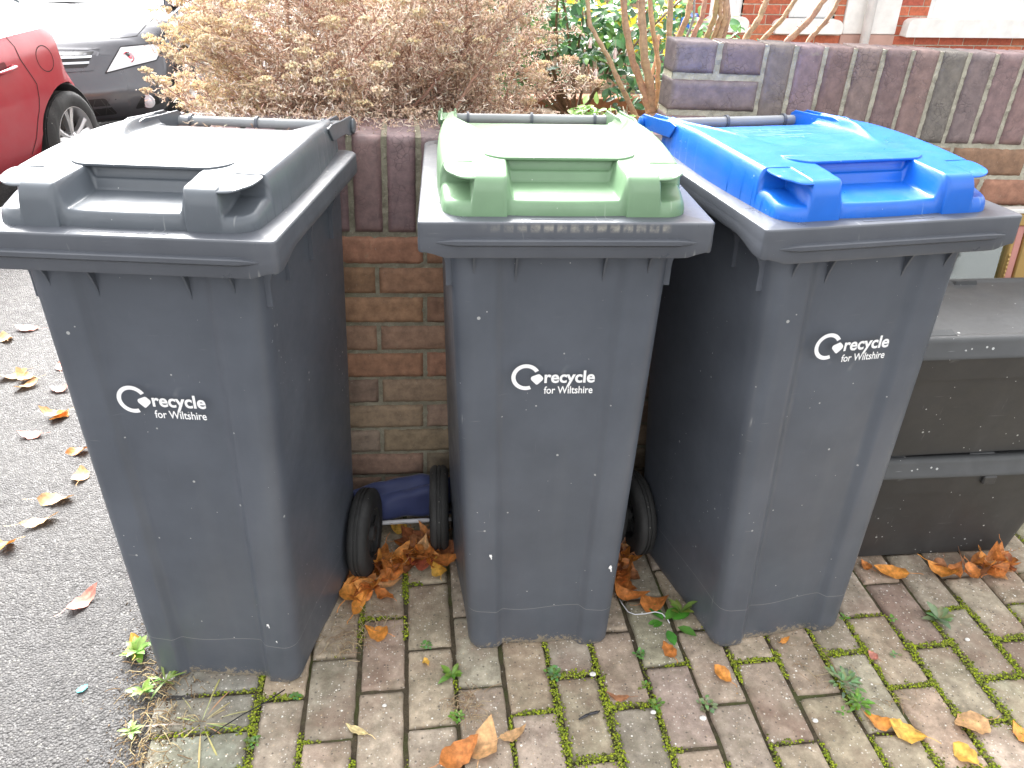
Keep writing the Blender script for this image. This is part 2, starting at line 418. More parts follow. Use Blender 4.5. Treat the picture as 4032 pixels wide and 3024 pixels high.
def bin_section(z):
    t=z/.955; t=min(max(t,0),1)
    wf=.157+(.191-.157)*t**.9; yf=.030+.016*t; yb=.435+(.530-.435)*t
    P=[]; 
    n=72
    for i in range(n+1):          # front, left to right with two flutes
        s=-1+2*i/n; x=s*wf; a=abs(s)
        rc=.030; o=0
        g=sstep(.50,.62,a); dep=.0150*(1-.35*t)
        o=dep*(1-float(g))-.004*(1-min(1,a/.55)**2)
        e=wf-abs(x)
        if e<rc: o+=rc-math.sqrt(max(0,rc*rc-(rc-e)**2))
        P.append((x,yf+o))
    wd=.034*(1-.45*t); wb=wf+wd   # the sides spread towards the back
    for i in range(1,16):         # right side going back
        y=yf+.030+(yb-.06-yf)*i/15; P.append((wf+wd*float(sstep(0,1,i/15))*.6+wd*.4*i/15,y))
    for i in range(1,8):
        a=PI/2*i/8; P.append((wb-.03+.03*math.cos(a),yb-.03+.03*math.sin(a)))
    for i in range(0,11): P.append(((wb-.03)*(1-2*i/10),yb))
    for i in range(1,8):
        a=PI/2*i/8; P.append((-wb+.03-.03*math.sin(a),yb-.03+.03*math.cos(a)))
    for i in range(15,0,-1):
        y=yf+.030+(yb-.06-yf)*i/15; P.append((-wf-wd*float(sstep(0,1,i/15))*.6-wd*.4*i/15,y))
    return P
def make_body_mesh():
    mb=MB(); zs=[0,.004,.012,.03]+[.06+.05*i for i in range(18)]+[.955]
    V=[];F=[];n=None
    for k,z in enumerate(zs):
        P=bin_section(z); n=len(P); ins=.005*(1-min(1,z/.012))
        for x,y in P: V.append((x*(1-ins*4),y+(ins if y<.2 else -ins),z))
    for k in range(len(zs)-1):
        for i in range(n):
            i2=(i+1)%n; F.append((k*n+i,k*n+i2,(k+1)*n+i2,(k+1)*n+i))
    F.append(tuple(range(n-1,-1,-1)))
    mb.add(V,F)
    return mb
def fin(mb,x,y0,out,z0,z1,th=.0035,axis='y'):
    # concave stiffening rib from under the rim down to the wall
    n=7; pts=[]
    for i in range(n+1):
        t=i/n; pts.append((out*(1-t)**1.8,z1-(z1-z0)*t))
    poly=[(0.012,z1)]+[( -p[0],p[1]) for p in pts]+[(0.012,z0)]
    for s in (-1,1): pass
    V=[];F=[];m=len(poly)
    for s in (-th/2,th/2):
        for a,z in poly: V.append((x+s,y0+a,z) if axis=='y' else (x+a*(-1 if x<0 else 1)*-1,y0+s,z))
    F=[tuple(range(m)),tuple(range(2*m-1,m-1,-1))]+[(i,i+m,(i+1)%m+m,(i+1)%m) for i in range(m)]
    mb.add(V,F)
def sidefin(mb,sx,x0,out,y,z0,z1,foot=.0):
    n=8; pts=[]
    for i in range(n+1):
        t=i/n; pts.append((foot+(out-foot)*(1-min(1,t*1.7))**2,z1-(z1-z0)*t))
    poly=[(-.012,z1)]+pts+[(-.012,z0)]
    V=[];m=len(poly)
    for s in (-.002,.002):
        for a,z in poly: V.append((sx*(x0+a),y+s,z))
    F=[tuple(range(m)),tuple(range(2*m-1,m-1,-1))]+[(i,i+m,(i+1)%m+m,(i+1)%m) for i in range(m)]
    mb.add(V,F)
def make_rim_mesh():
    # perimeter walk: x,y, outward normal, skirt depth
    P=[];rc=.010
    def skirt(l,front=False):
        return .060-.024*float(sstep(.035,.12,l))
    # corners
    path=[]
    def addp(x,y,nx,ny,d): path.append((x,y,nx,ny,d))
    n=30
    for i in range(n+1):
        x=-W2+rc+(2*W2-2*rc)*i/n; a=abs(x)
        addp(x,0,0,-1,.060-.010*float(sstep(.195,.232,a)))
    for i in range(1,7):
        a=PI/2*i/7; addp(W2-rc+rc*math.sin(a),rc-rc*math.cos(a),math.sin(a),-math.cos(a),.051)
    for l in [rc,.022,.03,.04,.05,.06,.07,.08,.09,.10,.12,.15,.2,.26,.32,.38,.44,.50,DR-.035]:
        addp(W2,l,1,0,.052-.014*float(sstep(.02,.10,l)) if l>.02 else .051)
    for i in range(1,8):
        a=PI/2*i/7; addp(W2-.035+.035*math.cos(a),DR-.035+.035*math.sin(a),math.cos(a),math.sin(a),.035)
    for i in range(1,12): addp((W2-.035)*(1-2*i/12),DR,0,1,.035)
    right=[p for p in path if p[0]>1e-6 and (p[1]>0)]
    for x,y,nx,ny,d in reversed([p for p in path if (p[0]>W2-.0351 and p[1]>0)]): addp(-x,y,-nx,ny,d)
    n=len(path); V=[];F=[]
    def ring(x,y,nx,ny,d):
        r=.0038; o=[]
        o.append((.056,-.012)); o.append((.054,0.0)); 
        for k in range(0,4):
            a=PI/2*k/3; o.append((r-r*math.sin(a),-r+r*math.cos(a)))
        # a flat first step, then face a little proud lower down
        o+= [(0.0,-d*.45),(0.0,-d*.5),(-.0005,-d*.6),(-.0005,-d+.003),(.0005,-d),(.0035,-d),(.004,-d+.004),(.005,-.010),(.056,-.012)]
        out=[]
        for a,z in o:
            X,Y=x-nx*a,y-ny*a
            if a>.03: X=min(max(X,-W2+.055),W2-.055); Y=min(max(Y,.055),DR-.055)
            out.append((X,Y,HR+z))
        return out
    for p in path: V+=ring(*p)
    m=len(V)//n
    for i in range(n):
        i2=(i+1)%n
        for k in range(m-1): F.append((i*m+k,i*m+k+1,i2*m+k+1,i2*m+k))
    mb=MB(); mb.add(V,[tuple(reversed(f)) for f in F])
    # long moulded ridge across the front with tapered ends
    V=[];F=[];N=40
    for i in range(N+1):
        x=-.213+.426*i/N; e=min(1,min(x+.213,.213-x)/.028); e=.15+.85*e
        zc=HR-.0335
        for a,z in ((.002,.0075*e),(-.0070*e,.0062*e),(-.0085*e,.0045*e),(-.0085*e,-.002*e),(-.0050*e,-.0050*e),(.002,-.0065*e)): V.append((x,a,zc+z))
    for i in range(N):
        for k in range(5): F.append((i*6+k,i*6+k+1,(i+1)*6+k+1,(i+1)*6+k))
    F+= [tuple(range(5,-1,-1)),tuple(N*6+k for k in range(6))]
    mb.add(V,F)
    # maker's recess on the flange: an outlined slot, characters too worn to read
    mb.prism(rounded([(-.060,.0135),(.075,.0135),(.075,.0215),(-.060,.0215)],.004),HR-.001,HR+.0006)
    return mb
def text_mesh(s,size,bold=0.0,align='LEFT'):
    cu=bpy.data.curves.new('t','FONT'); cu.body=s; cu.size=size; cu.offset=bold; cu.align_x=align; cu.resolution_u=4
    cu.space_character=1.0
    o=bpy.data.objects.new('t',cu); COL.objects.link(o)
    dg=bpy.context.evaluated_depsgraph_get(); me=bpy.data.meshes.new_from_object(o.evaluated_get(dg))
    V=[v.co.copy() for v in me.vertices]; F=[tuple(p.vertices) for p in me.polygons]
    bpy.data.objects.remove(o); bpy.data.curves.remove(cu); bpy.data.meshes.remove(me)
    return V,F
def make_logo():
    mb=MB()
    # ring arrow: open circle ending in an arrow head (x right, z up, origin at ring centre)
    R,rw=.0228,.0076; V=[];F=[];N=44
    a0,a1=math.radians(-68),math.radians(-68-262)     # clockwise from lower right gap round to the right
    for i in range(N+1):
        a=a0+(a1-a0)*i/N
        for r in (R-rw/2,R+rw/2): V.append((r*math.cos(a),r*math.sin(a)))
    for i in range(N): F.append((2*i,2*i+1,2*i+3,2*i+2))
    ae=a1; ex,ey=R*math.cos(ae),R*math.sin(ae)
    allV=[(x,-.0012,z) for x,z in V]; mb.add(allV,F)
    # heart-like arrow head pointing down right
    c=(.0200,-.0035); hd=rounded([(-.0105,.0045),(-.003,.0075),(.004,.0105),(.0115,.003),(.0115,-.002),(.0015,-.0118),(-.001,-.0118),(-.0112,-.001)],.003)
    mb.add([(c[0]+x,-.0014,c[1]+z) for x,z in hd],[tuple(range(len(hd)))])
    for s,size,b,x0,z0,wid in (('recycle',.0345,.0009,.0340,-.0115,.093),('for Wiltshire',.0215,.0003,.0340,-.0345,.0905)):
        V,F=text_mesh(s,size,b); w=max(v.x for v in V)-min(v.x for v in V); k=wid/w; mn=min(v.x for v in V)
        mb.add([(x0+(v.x-mn)*k,-.0013,z0+v.y) for v in V],F)
    return mb
def make_wheel_parts():
    r=.108; w=.0225
    ty=MB(); prof=[(.062,-w),(.085,-w-.001),(.098,-w),(r-.003,-w+.005),(r,-w+.010),(r,-.0065),(r-.003,-.0055),(r-.003,-.003),(r,-.002),(r,.002),(r-.003,.003),(r-.003,.0055),(r,.0065),(r,w-.010),(r-.003,w-.005),(.098,w),(.085,w+.001),(.062,w),(.062,-w)]
    ty.lathe(prof,'x',56)
    hb=MB(); hb.lathe([(.0,-.012),(.020,-.012),(.022,-.006),(.060,-.004),(.063,-.018),(.063,.018),(.060,.004),(.022,.006),(.020,.024),(.014,.026),(0,.026)],'x',40)
    for k in range(8):
        a=2*PI*k/8; ca,sa=math.cos(a),math.sin(a)
        for s in (-1,1):
            V=[];
            for rr_ in (.018,.062):
                for t in (-.003,.003):
                    for xx in (.002*s,.015*s): V.append((xx,rr_*ca-t*sa,rr_*sa+t*ca))
            hb.add(V,[(0,1,3,2),(4,6,7,5),(0,4,5,1),(2,3,7,6),(1,5,7,3),(0,2,6,4)])
    return ty,hb
def make_bin(loc,yaw,lean,lidmat,rimmat,lidlabel,label,group,logo_z,seed,text=False):
    root=empty('wheelie_bin',loc,(lean[0],lean[1],math.radians(yaw)),label=label,cat='wheelie bin',group=group)
    body=make_body_mesh()
    for x in (-.078,.074): fin(body,x,.054,.034,.865,.95)
    for x in (-.150,.150): fin(body,x,.046,.03,.885,.95,.003)
    for sx in (-1,1):
        sidefin(body,sx,.186,.046,.075,.862,.95,.012)
        for y,z0 in ((.17,.87),(.29,.86),(.41,.86)): sidefin(body,sx,.190+.006*(y-.1)/.1,.032,y,z0,.965,.005)
    b=body.build('body',M['grey'],root,cols=False); autosmooth(b,50)
    rim=make_rim_mesh().build('rim',rimmat,root,cols=False); autosmooth(rim,38)
    if 'm' not in LIDMESH: LIDMESH['m']=lid_mesh(lidmat,seed)
    lm=LIDMESH['m'].copy(); lm.materials.clear(); lm.materials.append(lidmat)
    lid=link('lid',lm,root)
    if lidlabel: lid['label']=lidlabel
    # overhanging finger plate above the hand recess
    g=MB(); plate(g,rounded([(-.105,.1285),(.105,.1285),(.129,.147),(.136,.178),(.122,.215),(-.122,.215),(-.136,.178),(-.129,.147)],.012,5),lambda x,y:topz(y)-.0012-.0045*float(sstep(.14,.205,y)),.0042)
    gp=g.build('finger_plate',lidmat,lid,cols=False); autosmooth(gp,45)
    for s in (-1,1):
        e=MB(); pl=[(.143,.0385),(.165,.0385),(.183,.0460),(.1945,.064),(.1995,.090),(.199,.110),(.182,.119),(.143,.119)]
        pl=[(s*x,y) for x,y in pl]; 
        if s<0: pl=pl[::-1]
        plate(e,rounded(pl,.012,5),lambda x,y:topz(y)-.0034-.0010*(1-float(sstep(.145,.153,abs(x))))-.0022*float(sstep(.112,.122,y))-.0035*(1-float(sstep(.036,.052,y))),.0032)
        eo=e.build('corner_grip',lidmat,lid,cols=False); autosmooth(eo,45)
        # hinge arm: two cheeks reaching back over the handle tube, joined by a web
        a=MB()
        for xo,xi in ((.206,.2015),(.176,.1715)):
            side=[(.47,.060),(.50,.0625),(.56,.056),(.62,.051),(.652,.0485),(.667,.040),(.672,.027),(.667,.014),(.652,.008),(.63,.012),(.60,.022),(.55,.026),(.50,.03)]
            V=[(s*xx,yy,HR+zz) for xx in (xo,xi) for yy,zz in side]; n=len(side)
            F=[tuple(range(n)),tuple(range(2*n-1,n-1,-1))]+[(i,i+n,(i+1)%n+n,(i+1)%n) for i in range(n)]
            a.add(V,F)
        web=[(.49,.058),(.56,.052),(.615,.046)]
        V=[(s*xx,yy,HR+zz+dz) for xx in (.203,.174) for yy,zz in web for dz in (0,-.004)]
        F=[(0,1,3,2),(2,3,5,4),(6,8,9,7),(8,10,11,9),(0,2,8,6),(2,4,10,8),(1,7,9,3),(3,9,11,5),(0,6,7,1),(4,5,11,10)]
        a.add(V,F)
        ao=a.build('hinge_arm',lidmat,lid,cols=False)
        bmm=bmesh.new(); bmm.from_mesh(ao.data); bmesh.ops.recalc_face_normals(bmm,faces=bmm.faces); bmm.to_mesh(ao.data); bmm.free()
        bv=ao.modifiers.new('bevel','BEVEL'); bv.width=.0012; bv.segments=2; bv.limit_method='ANGLE'
        p=MB(); p.lathe([(0,-.004),(.0125,-.004),(.0150,-.002),(.0155,.003),(.013,.0055),(0,.0065)],'x',28,(0,0,0))
        po=p.build('hinge_pin',lidmat,lid,smooth=True,cols=False,loc=(s*.207,.653,HR+.0275),rot=(0,0,0 if s>0 else PI)); autosmooth(po,50)
    if text:
        tm=MB(); 
        for s,y,sz in (('Recycling',.452,.032),('Plastic Bottles',.418,.027),('and',.388,.025),('Cardboard',.356,.027),('Only',.326,.025)):
            V,F=text_mesh(s,sz,.0004,'CENTER')
            def zt(x,y_): 
                b_=.095+.075*float(sstep(.20,.50,y_)); pn=(1-float(sstep(-.006,.010,abs(x)-b_)))*float(sstep(.19,.50,y_))*.017
                return topz(y_)-.006*float(sstep(.35,.57,y_))-pn+.0005
            tm.add([(v.x-.02,y+v.y,zt(v.x-.02,y+v.y)) for v in V],F)
        tm.build('lid_lettering',simple('embossed_pale_blue',(.10,.30,.72),.5),lid,cols=False)
    # handle tube at the back of the body with its brackets
    h=MB(); h.tube([(-.172,.653,HR+.026),(.172,.653,HR+.026)],.0115,20); ho=h.build('handle_bar',M['tube'],root,smooth=True,cols=False); autosmooth(ho,50)
    for x in (-.145,0,.145):
        k=MB(); V=[];F=[];n=18
        for i in range(n+1):
            a=math.radians(-40+300*i/n)
            for rr_ in (.0118,.0155):
                for xx in (-.003,.003): V.append((x+xx,.653+rr_*math.cos(a),HR+.026+rr_*math.sin(a)))
        for i in range(n):
            o=i*4; F+=[(o,o+4,o+5,o+1),(o+2,o+3,o+7,o+6),(o,o+2,o+6,o+4),(o+1,o+5,o+7,o+3)]
        F+=[(0,1,3,2),(n*4,n*4+2,n*4+3,n*4+1)]
        k.add(V,F); k.box(x-.004,x+.004,DR-.01,.646,HR-.022,HR-.002)
        k.box(x-.004,x+.004,.632,.648,HR-.022,HR+.015)
        k.build('handle_bracket',M['grey'],root,cols=False)
    # axle and wheels
    ax=MB(); ax.tube([(-.232,.405,.108),(.232,.405,.108)],.010,14); ax.build('axle',M['steel'],root,smooth=True,cols=False)
    for s in (-1,1):
        ty,hb=make_wheel_parts()
        t=ty.build('wheel',M['rubber'],root,cols=False,loc=(s*.2235,.405,.108),rot=(0,0,0 if s>0 else PI)); autosmooth(t,35)
        hh=hb.build('hub',M['rubber'],t,cols=False); autosmooth(hh,35)
    lg=make_logo(); o=lg.build('logo',M['white'],root,cols=False,loc=(-.055,.0355,logo_z)); o.rotation_euler=(math.radians(-1.0),0,0)
    return root
GB='wheelie bins lined up along the wall'
def splash(root,pts,seed):
    r=random.Random(seed)
    for (x,z,s) in pts:
        mb=MB(); n=14; P=[(s*(.5+r.random()*.8)*math.cos(2*PI*i/n)*.8,s*(.5+r.random()*.9)*math.sin(2*PI*i/n)) for i in range(n)]
        yb=.0300+.016*z/.955-.0025+.0150*float(sstep(.50,.62,abs(x)/(.152+.039*z)))*0
        V=[(0,-.0014,0)]+[(a,-.0008,b) for a,b in P]; F=[(0,1+i,1+(i+1)%n) for i in range(n)]
        mb.add(V,F); mb.tube([(s*.3,-.0006,-s*.8),(s*.5,-.0006,-s*2.2)],s*.28,5); mb.build('dropping',M['white'],root,cols=False,loc=(x,yb-.0002,z))
bA=make_bin((-.4394,1.1905,0),-10.19,(0,0),M['lidgrey'],M['greyrim'],'grey plastic lid with moulded hand recess','dark grey wheelie bin with a matching grey lid, leftmost of the row beside the asphalt',GB,.695,1)
bB=make_bin((.2406,1.2107,0),-2.76,(0,math.radians(.45)),M['lidgreen'],M['greyrim2'],'pale green plastic lid','dark grey wheelie bin with a pale green lid, standing between the other two',GB,.698,2)
bC=make_bin((.797,1.1784,0),5.81,(0,0),M['lidblue'],M['greyrim'],'bright blue plastic lid','dark grey wheelie bin with a bright blue lid beside the black boxes',GB,.759,3,True)
splash(bA,[(.112,.175,.0035),(.124,.13,.0018)],3); splash(bB,[(.142,.235,.0055),(-.113,.275,.004)],4)

# ------------------------------------------------------------------ walls
def brick(mb,x0,x1,z0,z1,depth,col,rough=.0016,r=.004,nx=5,nzz=5,seed=0,y0=0.0):
    """one brick with an uneven front (towards -y) and worn arrises, returns with depth"""
    V=[];F=[]; nx=max(2,nx); nzz=max(2,nzz)
    for j in range(nzz+1):
        for i in range(nx+1):
            fx=i/nx; fz=j/nzz
            x=x0+(x1-x0)*fx; z=z0+(z1-z0)*fz
            e=min(x-x0,x1-x,z-z0,z1-z)
            dy=r*(1-min(1,e/r))**2 if e<r else 0
            dy+= -rough*noise.noise(Vector((x*55+seed,z*55,seed*3.1)))*1.2
            if e<1e-6:
                x+=.0012*noise.noise(Vector((x*120,z*120,seed))); z+=.0012*noise.noise(Vector((z*120,x*120,seed+9)))
            V.append((x,y0+dy,z))
    W=nx+1
    for j in range(nzz):
        for i in range(nx): F.append((j*W+i,j*W+i+1,(j+1)*W+i+1,(j+1)*W+i))
    per=[i for i in range(W)]+[j*W+nx for j in range(1,nzz+1)]+[nzz*W+i for i in range(nx-1,-1,-1)]+[j*W for j in range(nzz-1,0,-1)]
    b=len(V)
    for k in per: V.append((V[k][0],y0+depth,V[k][2]))
    n=len(per)
    for k in range(n): F.append((per[k],b+k,b+(k+1)%n,per[(k+1)%n]))
    F.append(tuple(b+k for k in range(n)))
    mb.add(V,F,col)
def xs(n,a,b,r):  # non uniform helper unused
    return [a+(b-a)*i/n for i in range(n+1)]
def vary(c,amt=.18,r=None):
    r=r or rnd; k=1+r.uniform(-amt,amt); return tuple(max(0,ch*k*(1+r.uniform(-.05,.05))) for ch in c)
def mortar_sheet(mb,x0,x1,z0,z1,y,step=.012,amp=.0035):
    nx=int((x1-x0)/step);nzz=int((z1-z0)/step);V=[];F=[]
    for j in range(nzz+1):
        for i in range(nx+1):
            x=x0+(x1-x0)*i/nx;z=z0+(z1-z0)*j/nzz
            V.append((x,y+amp*noise.noise(Vector((x*70,z*70,3)))+.002*noise.noise(Vector((x*260,z*260,5))),z))
    for j in range(nzz):
        for i in range(nx): a=j*(nx+1)+i; F.append((a,a+1,a+nx+2,a+nx+1))
    mb.add(V,F)
rb=random.Random(3)
low=empty('garden_wall',(-.0845,1.7773,.7875),(-.0183,.0337,0),label='low brick garden wall with dark soldier coping behind the bins',cat='wall')
XL,XR=-.50,.83
cop=MB(); x=-.0055-.075*10
# soldier joints: phase so that joints fall at -.0425,+.022,+.0905 from the wall origin
x=.0225-.075*10
k=0
while x<XR:
    a,b=x+.0065,x+.0685
    if a>XL: brick(cop,a,b,.007,.222+rb.uniform(-.002,.002),.1,vary(rb.choice([(.20,.134,.136),(.215,.14,.137),(.19,.13,.132),(.205,.145,.145)]),.15,rb),.0011,.004,8,22,k)
    x+=.075;k+=1
cop.build('coping',M['engbrick'],low,smooth=True)
br=MB(); n=0
pal=[(.33,.19,.120),(.30,.175,.112),(.35,.195,.128),(.29,.18,.12),(.31,.205,.135)]
for r in range(11):
    off=.1125 if r%2==0 else 0
    x=off-.225*5
    while x<XR:
        a,b=x+.005,x+.220; zt=-.075*r-.005; zb=-.075*(r+1)+.005
        if b>XL and a<XR:
            c=rb.choice(pal); 
            if r>=5: c=(c[0]*.92,c[1]*1.12,c[2]*1.25)
            brick(br,max(a,XL),min(b,XR),zb+rb.uniform(-.001,.001),zt+rb.uniform(-.001,.001),.1,vary(c,.15,rb),.0022,.005,22,8,n)
        x+=.225; n+=1
br.build('brickwork',M['redbrick'],low,smooth=True)
mo=MB(); mortar_sheet(mo,XL,XR,-.83,.2195,.0065)
mo.box(XL+.001,XR-.001,.014,.211,-.83,.2185)
mo.build('mortar',M['mortar2'],low,smooth=False,cols=False)
bk=MB()
x=.0225-.075*10;k=0
while x<XR:
    a,b=x+.0055,x+.0695
    if a>XL: bk.box(a,b,.1035,.213,.009,.221,vary((.11,.066,.07),.15,rb),r=.003)
    x+=.075
bk.build('coping_back',M['engbrick'],low)
# return of the low wall towards the garden (left end)
# ---- higher wall on the right
hi=empty('boundary_wall',(.633,1.95,1.187),(0,.0285,0),label='higher dark brick wall with soldier coping and corner pier on the right',cat='wall')
cop=MB(); dk=[(.225,.176,.176),(.205,.166,.166),(.225,.164,.160),(.215,.148,.142),(.20,.168,.160)]
def hb(mb,*a,**k): brick(mb,*a,**k)
zc=[-.002,-.0835,-.0865-.081,-.252]
rows=[(-.072,-.002),(-.157,-.0875),(-.243,-.171)]
for i,(z0,z1) in enumerate(rows):
    if i==1: segs=[(.0,.218)]
    else: segs=[(.0,.100),(.1155,.218)]
    for a,b in segs:
        brick(cop,a+.0,b,z0,z1,.085,vary(dk[i],.1,rb),.0012,.004,20 if b-a>.15 else 11,9,100+i*7+a*50)
x=.2285; k=0
while x<1.9:
    brick(cop,x+.001,x+.0635,-.222,-.002+rb.uniform(-.0015,.0015),.085,vary(rb.choice(dk),.12,rb),.0012,.004,8,22,200+k); x+=.0752+rb.uniform(-.001,.001); k+=1
cop.build('coping',M['engbrick'],hi,smooth=True)
br=MB(); n=0
for r in range(14):
    x=.0 if r%2 else -.1125
    z1=-.234-.081*r; z0=z1-.070
    while x<1.9:
        a,b=max(.0,x+.0),x+.213
        if b>0.01 and not(r==0 and b<.23): 
            c=rb.choice([(.28,.15,.105),(.24,.13,.095),(.31,.18,.12),(.26,.17,.12)])
            brick(br,a,b,z0,z1,.085,vary(c,.15,rb),.0022,.005,20,8,300+n)
        x+=.2255;n+=1
br.build('brickwork',M['redbrick'],hi,smooth=True)
mo=MB(); mortar_sheet(mo,.001,1.9,-1.25,-.0045,.006); mo.box(.0015,1.9,.014,.083,-1.25,-.0055); mo.build('mortar',M['mortar'],hi,cols=False)
# ------------------------------------------------------------------ recycling boxes
def rbox_body(w,d,h,tap=.035):
    mb=MB(); V=[];F=[];zs=[0,.006,.02,.10,h*.78,h*.785,h*.79,h]
    for j,z in enumerate(zs):
        t=z/h; ww=w/2-tap*(1-t)+(.006 if z>h*.787 else 0); dd=d/2-tap*(1-t)+(.006 if z>h*.787 else 0)
        if z==0: ww-=.008;dd-=.008
        P=rounded([(-ww,-dd),(ww,-dd),(ww,dd),(-ww,dd)],.05,6)
        for x,y in P: V.append((x,y+0,z))
        n=len(P)
    for j in range(len(zs)-1):
        for i in range(n): i2=(i+1)%n; F.append((j*n+i,j*n+i2,(j+1)*n+i2,(j+1)*n+i))
    F.append(tuple(range(n-1,-1,-1))); mb.add(V,F); return mb
def rbox_lid(w,d,h0):
    mb=MB(); V=[];F=[]
    prof=[(.006,-.006),(.012,-.004),(.011,.004),(.002,.012),(.000,.030),(-.006,.038),(-.016,.040),(-.024,.036),(-.034,.036)]
    for o,z in prof:
        P=rounded([(-w/2-o,-d/2-o),(w/2+o,-d/2-o),(w/2+o,d/2+o),(-w/2-o,d/2+o)],.045+o,6)
        for x,y in P: V.append((x,y,h0+z+.003*noise.noise(Vector((x*4,y*4,h0)))))
        n=len(P)
    for j in range(len(prof)-1):
        for i in range(n): i2=(i+1)%n; F.append((j*n+i,j*n+i2,(j+1)*n+i2,(j+1)*n+i))
    F.append(tuple((len(prof)-1)*n+i for i in range(n))); mb.add(V,F)
    return mb
BW,BD=.60,.335
def rbox(loc,yaw,label):
    r=empty('recycling_box',loc,(0,0,math.radians(yaw)),label=label,cat='storage box',group='black lidded boxes stacked beside the blue-lidded bin')
    b=rbox_body(BW,BD,.292).build('body',M['boxblack'],r,cols=False); autosmooth(b,45)
    l=rbox_lid(BW,BD,.292).build('lid',M['boxlid'],r,cols=False); autosmooth(l,45)
    for x in (-.17,.06):     # raised hinge tabs moulded in the lid, front and back
        for y,s in ((-.135,1),(.135,-1)):
            t=MB(); P=[(-.035,-.012*s),(.035,-.012*s),(.030,.006*s),(-.030,.006*s)]
            V=[(x+a,y+b_,.3275) for a,b_ in P]+[(x+a*.86,y+b_*.8,.3275+(.009 if i>1 else .003)) for i,(a,b_) in enumerate(P)]
            t.add(V,[(4,5,6,7),(0,1,5,4),(1,2,6,5),(2,3,7,6),(3,0,4,7)]); t.build('lid_tab',M['boxlid'],l,cols=False)
    c=MB(); c.box(.058,.092,-BD/2-.014,-BD/2+.004,.262,.286,r=.003); c.build('clip',M['boxblack'],r,cols=False)
    return r
rbox((1.285,1.578,.0),-1.5,'black storage box at the bottom of the stack, standing on the paving')
rbox((1.30,1.562,.331),-.5,'black storage box on top of the stack, scuffed flat lid')
# ------------------------------------------------------------------ framed mirror leaning on the wall
mir=empty('framed_mirror',(1.305,1.835,.0),(math.radians(-4.5),0,0),label='mirror in a gold and pink frame, propped upright behind the black boxes',cat='mirror')
gold=simple('gilt_frame',(.50,.33,.12),.38,Metallic=.55); pink=simple('pink_frame_band',(.52,.24,.21),.55); whit=simple('frame_white_edge',(.72,.70,.66),.5)
MW,MH=.37,.775
def frame_run(mb,prof,x0,x1,z0,z1,th):  # mitred rectangular frame; prof across width
    pass
def band(a,b,y0,y1,mat,name,wob=0):
    mb=MB()
    mb.box(-MW+a,-MW+b,y0,y1,a,MH-a,r=.003); mb.box(MW-b,MW-a,y0,y1,a,MH-a,r=.003)
    mb.box(-MW+b+.0004,MW-b-.0004,y0,y1,MH-b,MH-a,r=.003); mb.box(-MW+b+.0004,MW-b-.0004,y0,y1,a,b,r=.003)
    return mb.build(name,mat,mir,cols=False)
band(0,.034,-.012,.02,gold,'gilt_edge'); band(.0345,.058,-.006,.02,pink,'pink_band'); band(.0585,.072,-.011,.02,gold,'inner_gilt_bead')
tp=MB(); tp.box(-MW-.002,MW+.002,-.016,.022,MH+.0005,MH+.012,r=.002); tp.build('top_edge',whit,mir,cols=False)
gl=MB(); gl.box(-MW+.0722,MW-.0722,.002,.008,.0722,MH-.0722); mg=NT('mirror_glass'); mm=mg.fin((.70,.78,.78),mg.ramp(mg.noise(14,4),.4,.7,.03,.16)); mg.b.inputs['Metallic'].default_value=1.0
gl.build('glass',mm,mir,cols=False)
for X in (-MW+.065,MW-.065):
    bd=MB(); n=50; bd.tube([(X,-.0115,.11+(MH-.22)*i/(n*4)) for i in range(n*4+1)],[.0028+.0014*abs(math.sin(i*PI/4)) for i in range(n*4+1)],6)
    bd.build('gilt_beading',gold,mir,True,cols=False)
# ------------------------------------------------------------------ folded navy fabric with pole
fb=MB(); V=[];F=[];NX,NY=70,34
fr=random.Random(5)
for i in range(NX+1):
    for j in range(NY+1):
        s=i/NX;t=j/NY; x=-.26+.42*s
        w=.062+.03*s; a=PI*(1.05-1.15*t)
        fold=.015*math.sin(t*11+s*9+2*noise.noise(Vector((s*4,t*2,1))))*math.sin(PI*min(1,t*1.2+.05))+.007*noise.noise(Vector((s*9,t*5,7)))
        y=1.705+math.cos(a)*-(.032+fold)-0.0; z=.035+.030*s+math.sin(a)*(.056+.02*s+fold)+.015*math.sin(s*3)
        V.append((x,y,max(.004,z)))
for i in range(NX):
    for j in range(NY): a=i*(NY+1)+j; F.append((a,a+NY+1,a+NY+2,a+1))
par=empty('folded_parasol',(0,0,0),label='folded navy blue fabric with a thin white pole on the ground by the wall',cat='parasol')
t=NT('navy_cloth'); nm=t.bump(t.noise(500,2),.2,.0006); nav=t.fin(t.mix(t.ramp(t.noise(8,4),.3,.7),(.020,.030,.105),(.032,.048,.15)),.6,nm); t.b.inputs['Sheen Weight'].default_value=.3
fb.add(V,F); fo=fb.build('fabric',nav,par,smooth=True,cols=False); sm=fo.modifiers.new('thick','SOLIDIFY'); sm.thickness=.002
pb=MB(); pb.tube([(-.23,1.652,.046),(-.06,1.650,.050),(.13,1.645,.052)],.006,10); pb.build('pole',simple('pole_white_metal',(.62,.62,.64),.35),par,smooth=True,cols=False)

